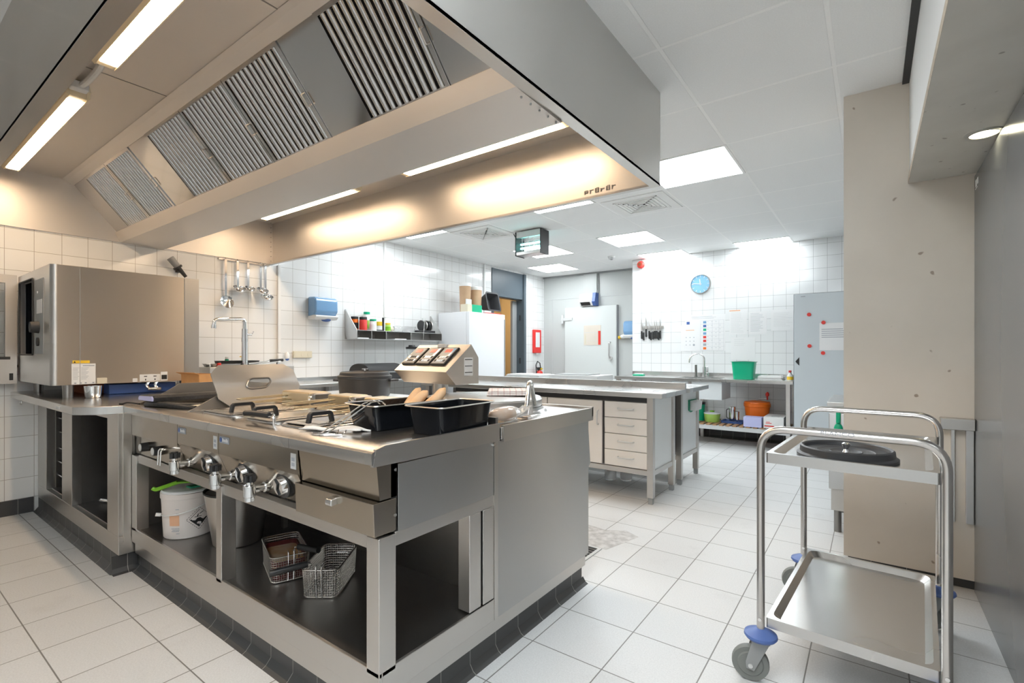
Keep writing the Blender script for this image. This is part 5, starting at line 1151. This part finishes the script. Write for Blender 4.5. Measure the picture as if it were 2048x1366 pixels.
n5 = sheet(-1.58, -1.27, 1.10, 1.41, 'faint notice above the green tub'); lines(n5, -1.54, -1.35, 1.30, 1.38, 4, 7.347)

# ------------------------------------------------------------------ sink counter on the end wall
sc_ = thing('sink_counter', 'stainless sink counter with a slatted lower shelf along the end wall', 'sink counter', (-1.9, 7.0, 0))
SX0, SX1, SY0, SY1, STZ = -3.02, -.745, 6.66, 7.345, .855
MB().box((SX0, SY0, STZ - .038), (-2.15, SY1, STZ)).box((-1.60, SY0, STZ - .038), (SX1, SY1, STZ)).box((-2.15, SY0, STZ - .038), (-1.60, 6.78, STZ)).box((-2.15, 7.14, STZ - .038), (-1.60, SY1, STZ)).build('worktop', 'steel_table', sc_, smooth=False)
MB().box((SX0, SY1 - .014, STZ), (SX1, SY1, STZ + .055)).build('upstand', 'steel_table', sc_, smooth=False)
MB().box((-2.2, SY0 + .03, .585), (-1.55, 7.17, .60)).box((-2.2, SY0 + .03, .60), (-1.55, SY0 + .045, STZ - .038)).box((-1.565, SY0 + .045, .60), (-1.55, 7.17, STZ - .038)).box((-2.2, SY0 + .045, .60), (-2.185, 7.17, STZ - .038)).build('sink_casing', 'sidew', sc_, smooth=False)
for x in (-.80, -1.95, -2.97):
    for y in (SY0 + .04, SY1 - .06): box((x - .022, y - .022, .0), (x + .022, y + .022, STZ - .038)).build('leg', 'steel', sc_, smooth=False)
MB().box((SX0 + .03, SY0 + .01, .205), (SX1 - .03, SY0 + .04, .258)).box((SX0 + .03, SY1 - .10, .205), (SX1 - .03, SY1 - .07, .258)).build('shelf_frame', 'lgrey', sc_, smooth=False)
for i in range(27): box((-2.94 + .08 * i, SY0 + .005, .258), (-2.892 + .08 * i, SY1 - .07, .272)).build('shelf_slat', 'wood', sc_, smooth=False)
fk = thing('kitchen_faucet', 'chrome gooseneck faucet with a spray on the sink counter', 'faucet', (-1.93, 7.2, STZ), local=True)
MB().tube(fillet([(.03, 0, .0), (.03, 0, .20), (.03, 0, .29), (-.06, -.02, .335), (-.15, -.06, .29), (-.16, -.065, .20)], .08, 10), .012, 12).cyl((.03, 0, 0), (.03, 0, .14), .020, n=20).build('spout', 'chrome', fk)
MB().cyl((.07, 0, .0), (.07, 0, .06), .024, n=18).box((.055, -.01, .06), (.085, .01, .145)).build('mixer', 'chrome', fk, bevel=.003)
MB().cyl((-.085, 0, .0), (-.085, 0, .015), .022, n=18).cyl((-.085, 0, .015), (-.085, 0, .17), .016, n=18).build('spray', 'steel_dark', fk)
gt = thing('green_tub', 'green plastic tub standing on the sink counter', 'tub', (-1.33, 6.92, STZ + .001), local=True)
MB().tub(.27, .20, .225, .004, .86, .014, .03).build('tub_body', 'green', gt)
MB().tube(fillet([(-.155, 0, .222), (0, -.12, .235), (.155, 0, .222)], .1), .004, 6).build('handle', 'grey', gt)
ps = MB()
for i in range(6): ps.box((-1.16 + .004 * (i % 2), 6.86 + .006 * (i % 3), STZ + .001 + .008 * i), (-.88 - .01 * (i % 3), 7.12, STZ + .0085 + .008 * i))
single(ps, 'cutting_board_stack', 'sticker', 'low stack of white cutting boards right of the green tub', 'cutting boards')
for x, lab, bd, cp_ in ((-.80, 'white spray bottle with a yellow label beside the tall grey cabinet', 'white', 'red'),):
    t = thing('spray_bottle', lab, 'bottle', (x, 6.88, STZ), local=True)
    MB().lathe([(.001, 0), (.032, 0), (.034, .01), (.034, .06), (.014, .09), (.014, .10), (.001, .10)], n=24).build('bottle', bd, t)
    MB().lathe([(.035, .01), (.0355, .01), (.0355, .05), (.035, .05)], n=24).build('yellow_label', 'yellow', t)
    MB().box((-.012, -.05, .10), (.012, .03, .125)).build('spray_head', cp_, t, bevel=.003)
spg = thing('green_sponge', 'small green cleaning pad at the left end of the sink counter', 'sponge', (-2.78, 6.98, STZ))
MB().box((-2.86, 6.94, STZ + .001), (-2.70, 7.04, STZ + .022)).build('pad', 'green', spg, bevel=.008); MB().box((-2.84, 6.96, STZ + .022), (-2.72, 7.03, STZ + .034)).build('pad_top', 'white', spg, bevel=.004)
# on the slatted shelf
Zs = .273
sb = thing('salad_spinner', 'lime green salad spinner on the slatted shelf', 'salad spinner', (-1.72, 6.90, Zs), local=True)
MB().lathe([(.001, 0), (.085, 0), (.092, .01), (.104, .11), (.10, .11), (.001, .10)], n=40).build('bowl', 'lime', sb)
MB().lathe([(.107, .108), (.107, .118), (.09, .128), (.001, .134)], n=40).build('lid', 'sidew', sb)
MB().lathe([(.03, .132), (.028, .148), (.001, .152)], n=24).build('knob', 'limed', sb)
gbn = thing('green_canister', 'green canister with a black lid left of the lime salad spinner', 'canister', (-1.905, 6.96, Zs), local=True)
MB().lathe([(.001, 0), (.07, 0), (.078, .22), (.001, .22)], n=32).build('canister_body', 'green', gbn)
MB().lathe([(.082, .22), (.082, .25), (.001, .255)], n=32).build('lid', 'blk', gbn)
tb = thing('blue_tray', 'flat blue tray holding steel beakers on the slatted shelf', 'tray', (-1.47, 6.98, Zs), local=True)
MB().tub(.27, .24, .026, .003, .95, .004, .02).build('tray_body', 'blue', tb)
for x, y, r, h_, lab in ((-1.49, 7.0, .042, .20, 'tall steel beaker on the blue tray'), (-1.42, 6.96, .026, .145, 'slim steel beaker in front of the tall one on the blue tray')):
    t = thing('steel_shaker', lab, 'beaker', (x, y, Zs + .005), local=True, group='steel beakers on the blue tray')
    MB().lathe([(.001, 0), (r * .85, 0), (r, h_), (r - .003, h_), (r * .85 - .003, .005), (.001, .005)], n=32).build('body', 'chrome', t)
    if r > .03: MB().tube(fillet([(-r * .9, 0, h_ * .85), (-r - .03, 0, h_ * .8), (-r - .03, 0, h_ * .25), (-r * .85, 0, h_ * .2)], .02), .005, 8).build('handle', 'blk', t)
od = thing('salad_dryer', 'big orange salad dryer bucket with a crank handle on the slatted shelf', 'salad dryer', (-1.20, 7.06, Zs), local=True)
MB().lathe([(.001, 0), (.120, 0), (.126, .006), (.150, .22), (.158, .225), (.160, .262), (.152, .27), (.146, .26), (.120, .01), (.001, .008)], n=52).build('bucket_body', 'orange', od)
MB().lathe([(.155, .268), (.15, .285), (.06, .30), (.001, .30)], n=52).build('lid', 'orange', od)
MB().tube(fillet([(0, 0, .30), (0, 0, .315), (.12, 0, .33)], .01), .008, 8).build('crank', 'lgrey', od)
MB().cyl((.12, 0, .315), (.12, 0, .37), .010).ball((.12, 0, .385), .022, 10, (1, 1, 1.5)).build('crank_knob', 'red', od)
lb = single(MB().box((-1.29, 6.67, Zs), (-1.085, 6.82, Zs + .125)), 'lilac_box', 'lilac', 'pale lilac box in front of the orange salad dryer', 'box', bevel=.003)
wbx = thing('white_carton', 'white carton with red print at the right end of the slatted shelf', 'carton', (-.95, 6.85, Zs))
MB().box((-1.065, 6.68, Zs), (-.845, 7.05, Zs + .14)).build('carton_body', 'wpaint', wbx, bevel=.002)
MB().box((-1.055, 6.679, Zs + .022), (-.95, 6.68, Zs + .036)).box((-1.04, 6.679, Zs + .06), (-.975, 6.68, Zs + .068)).box((-1.035, 6.679, Zs + .075), (-.995, 6.68, Zs + .081)).build('red_print', 'red', wbx, smooth=False)
MB().box((-.99, 6.76, Zs + .14), (-.90, 6.785, Zs + .1412)).build('hand_slot', 'ink', wbx, smooth=False)

# tall cabinet
tc_ = thing('tall_cabinet', 'tall pale grey cabinet with red magnets on its door, on the end wall', 'cabinet', (-.38, 6.97, 0))
MB().box((-.735, 6.625, .06), (-.05, 7.34, 1.885)).build('body', 'anth', tc_, smooth=False)
MB().box((-.728, 6.60, .07), (-.05, 6.624, 1.88)).build('door', 'cabdoor', tc_, bevel=.004)
MB().box((-.70, 6.66, 0), (-.08, 7.30, .06)).build('plinth', 'blkm', tc_, smooth=False)
MB().prism([(-.715, 1.095), (-.675, 1.045), (-.675, 1.145)], 'y', 6.597, 6.60).build('door_arrow', 'ink', tc_, smooth=False)
MB().box((-.66, 6.599, 1.845), (-.615, 6.60, 1.855)).build('maker_tag', 'inkg', tc_, smooth=False)
for x, z, lab in ((-.577, 1.638, 'red magnet highest on the tall cabinet door'), (-.436, 1.541, 'red magnet holding the striped sheet'), (-.572, 1.275, 'red magnet below left of the striped sheet'), (-.440, 1.194, 'red magnet lowest on the tall cabinet door')):
    single(MB().cyl((x, 6.5995, z), (x, 6.588, z), .021, n=24), 'magnet', 'red', lab, 'magnet', 'red magnets on the cabinet door')
st_ = sheet(-.475, -.21, 1.225, 1.535, 'white sheet with grey lines pinned to the tall grey cabinet', y=6.597, grp='notices on the tall cabinet'); lines(st_, -.455, -.215, 1.37, 1.46, 5, 6.597, 'inkg', .008)

# ------------------------------------------------------------------ two work tables back to back
def work_table(y0, y1, up, xl, xr, label, fronts):
    t = thing('work_table', label, 'work table', ((xl + xr) / 2, (y0 + y1) / 2, 0), group='steel work tables')
    MB().box((xl, y0 - .03, .842), (xr, y1, .882)).build('tabletop', 'steel_table', t, bevel=.004)
    if up: MB().box((xl, y1 - .028, .882), (xr, y1, .936)).build('upstand', 'steel_table', t, bevel=.002)
    lx = xr - .11
    for x in (lx, (xl + xr) / 2 - .3, xl + .06):
        for y in (y0 + .03, y1 - .055):
            l_ = box((x - .025, y - .025, .05), (x + .025, y + .025, .842)).build('leg', 'steel', t, bevel=.003)
            MB().box((x - .018, y - .018, 0), (x + .018, y + .018, .05)).build('foot', 'grey', l_, bevel=.002)
    MB().box((xl + .09, y0 + .012, .222), (lx - .025, y0 + .045, .262)).box((lx - .02, y0 + .055, .222), (lx + .02, y1 - .08, .262)).box((xl + .09, y1 - .075, .222), (lx - .025, y1 - .04, .262)).build('rail', 'steel', t, bevel=.002)
    MB().box((lx - .012, y0 + .055, .262), (lx + .008, y1 - .08, .842)).build('end_panel', 'sidew', t, smooth=False)
    MB().box((xl + .4, y0 + .05, .262), (lx - .025, y1 - .08, .83)).build('carcase', 'steel_dark', t, smooth=False)
    return t, lx
t1, lx = work_table(3.755, 4.335, True, -3.95, -1.295, 'front steel work table with a drawer block and cream door', 1)
x0, x1 = -1.80, lx - .03
for i in range(4):
    z0 = .268 + i * .133
    d_ = MB().box((x0, 3.775, z0), (x1, 3.795, z0 + .128)).build('drawer', 'drawer', t1, bevel=.002)
    MB().tube(fillet([(x0 + .12, 3.776, z0 + .075), (x0 + .125, 3.752, z0 + .073), (x1 - .115, 3.752, z0 + .073), (x1 - .11, 3.776, z0 + .075)], .02), .006, 8).build('drawer_handle', 'lgrey', d_)
for a, b in ((-2.36, -1.825), (-2.92, -2.37), (-3.48, -2.93)):
    d_ = MB().box((a, 3.775, .268), (b, 3.795, .795)).build('cabinet_door', 'drawer', t1, bevel=.002)
    MB().tube(fillet([(b - .035, 3.776, .715), (b - .036, 3.752, .71), (b - .036, 3.752, .60), (b - .035, 3.776, .595)], .02), .006, 8).build('door_handle', 'lgrey', d_)
box((-3.5, 3.79, .80), (x1, 3.80, .842)).build('top_gap', 'blkm', t1, smooth=False)  # black strip stands in for the shaded gap below the tabletop
t2_, lx2 = work_table(4.47, 5.07, False, -3.95, -1.295, 'rear steel work table with the green holder on its end panel', 0)
gh = thing('wrap_dispenser', 'green and clear holder fixed to the end panel of the rear table', 'dispenser', (-1.37, 4.86, .64))
MB().prism([(4.735, .75), (4.735, .65), (4.80, .628), (4.98, .645), (4.98, .745)], 'x', lx2 + .009, lx2 + .018).build('back', 'dgreen', gh, smooth=False)
MB().prism([(lx2 + .018, .74), (lx2 + .075, .728), (lx2 + .065, .645), (lx2 + .018, .65)], 'y', 4.76, 4.975).build('cover', 'lgrey', gh, bevel=.004)
gbx = thing('scale_tray', 'grey flat scale with a dark plate on the rear table', 'scale', (-2.55, 4.86, .8825))
MB().box((-2.87, 4.62, .8825), (-2.28, 5.0, .957)).build('body', 'lgrey', gbx, bevel=.006)
MB().box((-2.83, 4.66, .957), (-2.42, 4.96, .966)).build('plate', 'grey', gbx, bevel=.003)
px_ = MB()
for i in range(3): px_.box((-3.52 + .02 * i, 4.62 + .012 * i, .8825 + .02 * i), (-3.0 - .01 * i, 4.98, .902 + .02 * i))
single(px_, 'tray_stack', 'lgrey', 'low grey tray stack with papers on the rear table', 'trays', bevel=.003)
pp = MB().box((-3.47, 4.66, .943), (-3.05, 4.95, .948)).xf(rotz(.06, (-3.26, 4.8, 0))); single(pp, 'paper_sheet', 'paper', 'white papers on the tray stack of the rear table', 'paper', smooth=False)
for i, (x, y, lab) in enumerate(((-1.99, 4.30, 'clear bottle under the front work table, left of the two'), (-1.86, 4.36, 'clear bottle under the front work table, right of the two'))):
    t = thing('clear_bottle', lab, 'bottle', (x, y, .001), local=True, group='clear bottles under the table')
    MB().lathe([(.001, 0), (.05, 0), (.055, .02), (.055, .13), (.02, .18), (.018, .2), (.001, .2)], n=28).build('bottle_body', 'foil', t)
    MB().lathe([(.02, .2), (.02, .22), (.001, .222)], n=16).build('cap', 'white', t)

# floor drain
fd_ = thing('floor_drain', 'square steel floor drain with a worn surround beside the island', 'drain', (-1.45, 2.62, 0))
m = MB()
for i in range(8): m.box((-1.60, 2.47 + i * .032, .001), (-1.345, 2.478 + i * .032, .004))
m.build('grate', 'steel_dark', fd_, smooth=False)
MB().box((-1.62, 2.45, .0005), (-1.60, 2.74, .005)).box((-1.345, 2.45, .0005), (-1.325, 2.74, .005)).box((-1.6, 2.45, .0005), (-1.345, 2.465, .005)).box((-1.6, 2.725, .0005), (-1.345, 2.74, .005)).build('frame', 'lgrey', fd_, smooth=False)
MB().box((-1.60, 2.465, .0003), (-1.345, 2.725, .0009)).build('pit', 'ink', fd_, smooth=False)
ptn = MB().prism([(-1.62, 2.745), (-1.30, 2.75), (-1.26, 2.90), (-1.22, 3.06), (-1.33, 3.12), (-1.45, 3.05), (-1.62, 3.08)], 'z', .0004, .001).build('worn_patch', mottled('worn_floor', (.62, .61, .6), (.42, .41, .4), 22, .7), fd_, smooth=False)

# ------------------------------------------------------------------ right-hand side: pillar rail, dishwasher, glossy cabinet
rl_ = thing('pillar_ledge', 'small steel ledge with a vertical guard plate at the foot of the pillar', 'ledge', (.36, 3.33, .33))
MB().box((.285, 3.29, .812), (.415, 3.358, .868)).build('ledge', 'steel', rl_, bevel=.003)
MB().box((.385, 3.33, .34), (.415, 3.358, .812)).box((.33, 3.34, .34), (.345, 3.358, .812)).build('guard_plate', 'steel_table', rl_, bevel=.002)
dw = thing('dishwasher', 'stainless dishwasher showing as a narrow strip behind the pillar', 'dishwasher', (.1, 4.2, 0))
MB().box((-.215, 3.90, .15), (.5, 4.5, .845)).build('body', 'steel', dw, bevel=.004)
MB().box((-.225, 3.86, .30), (.5, 3.90, .80)).build('door', 'steel_side', dw, bevel=.004)
MB().box((-.235, 3.84, .845), (.5, 4.52, .875)).build('top', 'steel_table', dw, bevel=.004)
for x, y in ((-.18, 3.95), (.45, 3.95), (-.18, 4.45)): MB().cyl((x, y, 0), (x, y, .15), .022, n=16).build('foot', 'steel_dark', dw)
br_ = MB().tube([(-.172, 3.846, .84), (-.172, 3.846, .74)], .013, 10).ball((-.172, 3.845, .70), .028, 8, (.9, .5, 1.4))
single(br_, 'dish_brush', 'green', 'bright green brush hanging in front of the dishwasher', 'brush')
gc = thing('glossy_cabinet', 'tall glossy dark grey cabinet filling the right edge of the picture', 'cabinet', (.76, 2.3, 0))
MB().box((.436, .9, .02), (1.14, 3.353, 2.098)).build('body', 'anth', gc, smooth=False)
MB().box((.418, .9, .0), (.434, 3.354, 2.085)).build('door', 'gloss', gc, bevel=.006, seg=3)
MB().box((.4172, 3.24, 2.02), (.418, 3.265, 2.05)).box((.4172, 3.28, 2.015), (.418, 3.315, 2.05)).box((.4172, 3.26, 2.005), (.418, 3.32, 2.009)).build('door_icons', 'sticker', gc, smooth=False)

# ------------------------------------------------------------------ serving trolley
ct_ = thing('serving_trolley', 'two-shelf stainless serving trolley with blue castor buffers', 'trolley', (-.043, 2.39, 0), rz=math.radians(-3.7), local=True)
W, Ln = .255, .425
for sy in (-1, 1):
    y = sy * Ln
    fm = MB().tube(fillet([(-W, y, .195), (-W, y, .925), (W, y, .925), (W, y, .195)], .085, 10), .0135, 18).build('push_frame', 'tube', ct_)
    for sx in (-1, 1): MB().cyl((sx * W, y - .0135, .23), (sx * W, y - .0155, .23), .006, n=12).build('rivet', 'chrome', fm)
text_mesh('BLANCO', .021, 'inkg', ct_, 'maker_name', (-.02, -Ln - .0128, .9285), RX, .0006, 1.15)
for z in (.235, .835):
    m = MB(); w, l = W * 2 - .03, Ln * 2 - .02
    def ring(W_, L_, r, zz): return fillet([(-W_ / 2, -L_ / 2, zz), (W_ / 2, -L_ / 2, zz), (W_ / 2, L_ / 2, zz), (-W_ / 2, L_ / 2, zz)], r, 6, closed=True)
    R = [ring(w, l, .008, z - .036), ring(w, l, .008, z), ring(w - .03, l - .03, .045, z), ring(w - .07, l - .07, .04, z - .022), ring(w - .07, l - .07, .04, z - .026), ring(w - .004, l - .004, .008, z - .030)]
    n = len(R[0]); vs = sum(R, []); fs = []
    for i in range(len(R)): 
        q = (i + 1) % len(R)
        if (i, q) == (3, 4) : continue
        fs += [(i * n + j, i * n + (j + 1) % n, q * n + (j + 1) % n, q * n + j) for j in range(n)]
    fs += [tuple(range(3 * n, 4 * n)), tuple(range(5 * n - 1, 4 * n - 1, -1))]
    fs = [f for f in fs if not (min(f) >= 4 * n and max(f) < 5 * n and len(f) > 4)]
    m._add(vs, fs); m.build('shelf', 'steel_top', ct_, ang=30)
def castor(x, y, swing):
    mt = Matrix.Translation((x, y, 0)) @ Matrix.Rotation(swing, 4, 'Z')
    b = MB().lathe([(.012, .196), (.035, .186), (.054, .176), (.056, .168), (.05, .160), (.02, .158), (.001, .158)], (x, y, 0), 36).build('castor_buffer', 'castor', ct_)
    f = MB()
    for s_ in (-1, 1): f.prism([(-.028, .155), (.03, .155), (-.022, .045), (-.048, .05), (-.05, .075)], 'y', s_ * .024 - .002, s_ * .024 + .002)
    f.box((-.03, -.026, .148), (.03, .026, .156)); f.xf(mt).build('castor_fork', 'grey', b, bevel=.001)
    wv = MB().lathe([(.001, -.017), (.040, -.017), (.044, -.013), (.060, -.014), (.0625, -.007), (.0625, .007), (.060, .014), (.044, .013), (.040, .017), (.001, .017)], n=40, axis='y').xf(mt @ Matrix.Translation((-.034, 0, .0626)))
    wv.build('castor_wheel', 'rubber', b)
    MB().cyl((-.034, -.030, .0626), (-.034, .030, .0626), .008, n=14).xf(mt).build('axle', 'lgrey', b)
castor(-W, -Ln, math.radians(15)); castor(W, -Ln, math.radians(40)); castor(-W, Ln, math.radians(15)); castor(W, Ln, math.radians(-10))
pl_ = thing('pot_lid', 'round dark cast pot lid with a metal knob on the trolley top shelf', 'pot lid', (-.075, 2.20, .8095), local=True)
MB().lathe([(.001, .010), (.150, .008), (.158, .004), (.158, .012), (.148, .018), (.146, .038), (.140, .042), (.134, .038), (.130, .026), (.092, .024), (.09, .0265), (.086, .024), (.052, .023), (.05, .0255), (.046, .023), (.001, .022)], n=64).build('lid_body', 'pot', pl_)
MB().lathe([(.012, .022), (.007, .032), (.013, .046), (.014, .052), (.008, .057), (.001, .058)], n=24).build('knob', 'chrome', pl_)

# ------------------------------------------------------------------ camera, world, colour
cam = bpy.data.cameras.new('camera'); co = bpy.data.objects.new('camera', cam); COL.objects.link(co)
cam.sensor_width = 36; cam.lens = 17.255; cam.shift_y = 22 / 2048; cam.clip_start = .02
co.location = (0, 0, 1.2); co.rotation_euler = (PI / 2, 0, math.radians(36.18))
S.camera = co
w = bpy.data.worlds.new('world'); w.use_nodes = True; S.world = w
w.node_tree.nodes['Background'].inputs[0].default_value = (.9, .95, 1, 1); w.node_tree.nodes['Background'].inputs[1].default_value = .15
cl = bpy.data.lights.new('corridor_fill_light', 'POINT'); cl.energy = 30; cl.color = (1, .85, .62); cl.shadow_soft_size = .15  # unseen point light added to brighten the corridor
lo = bpy.data.objects.new('corridor_fill_light', cl); COL.objects.link(lo); lo.location = (-5.85, 7.3, 2.2)
S.view_settings.view_transform = 'Standard'; S.view_settings.look = 'None'; S.view_settings.gamma = 1; S.view_settings.use_curve_mapping = False
S.view_settings.exposure = 0.25
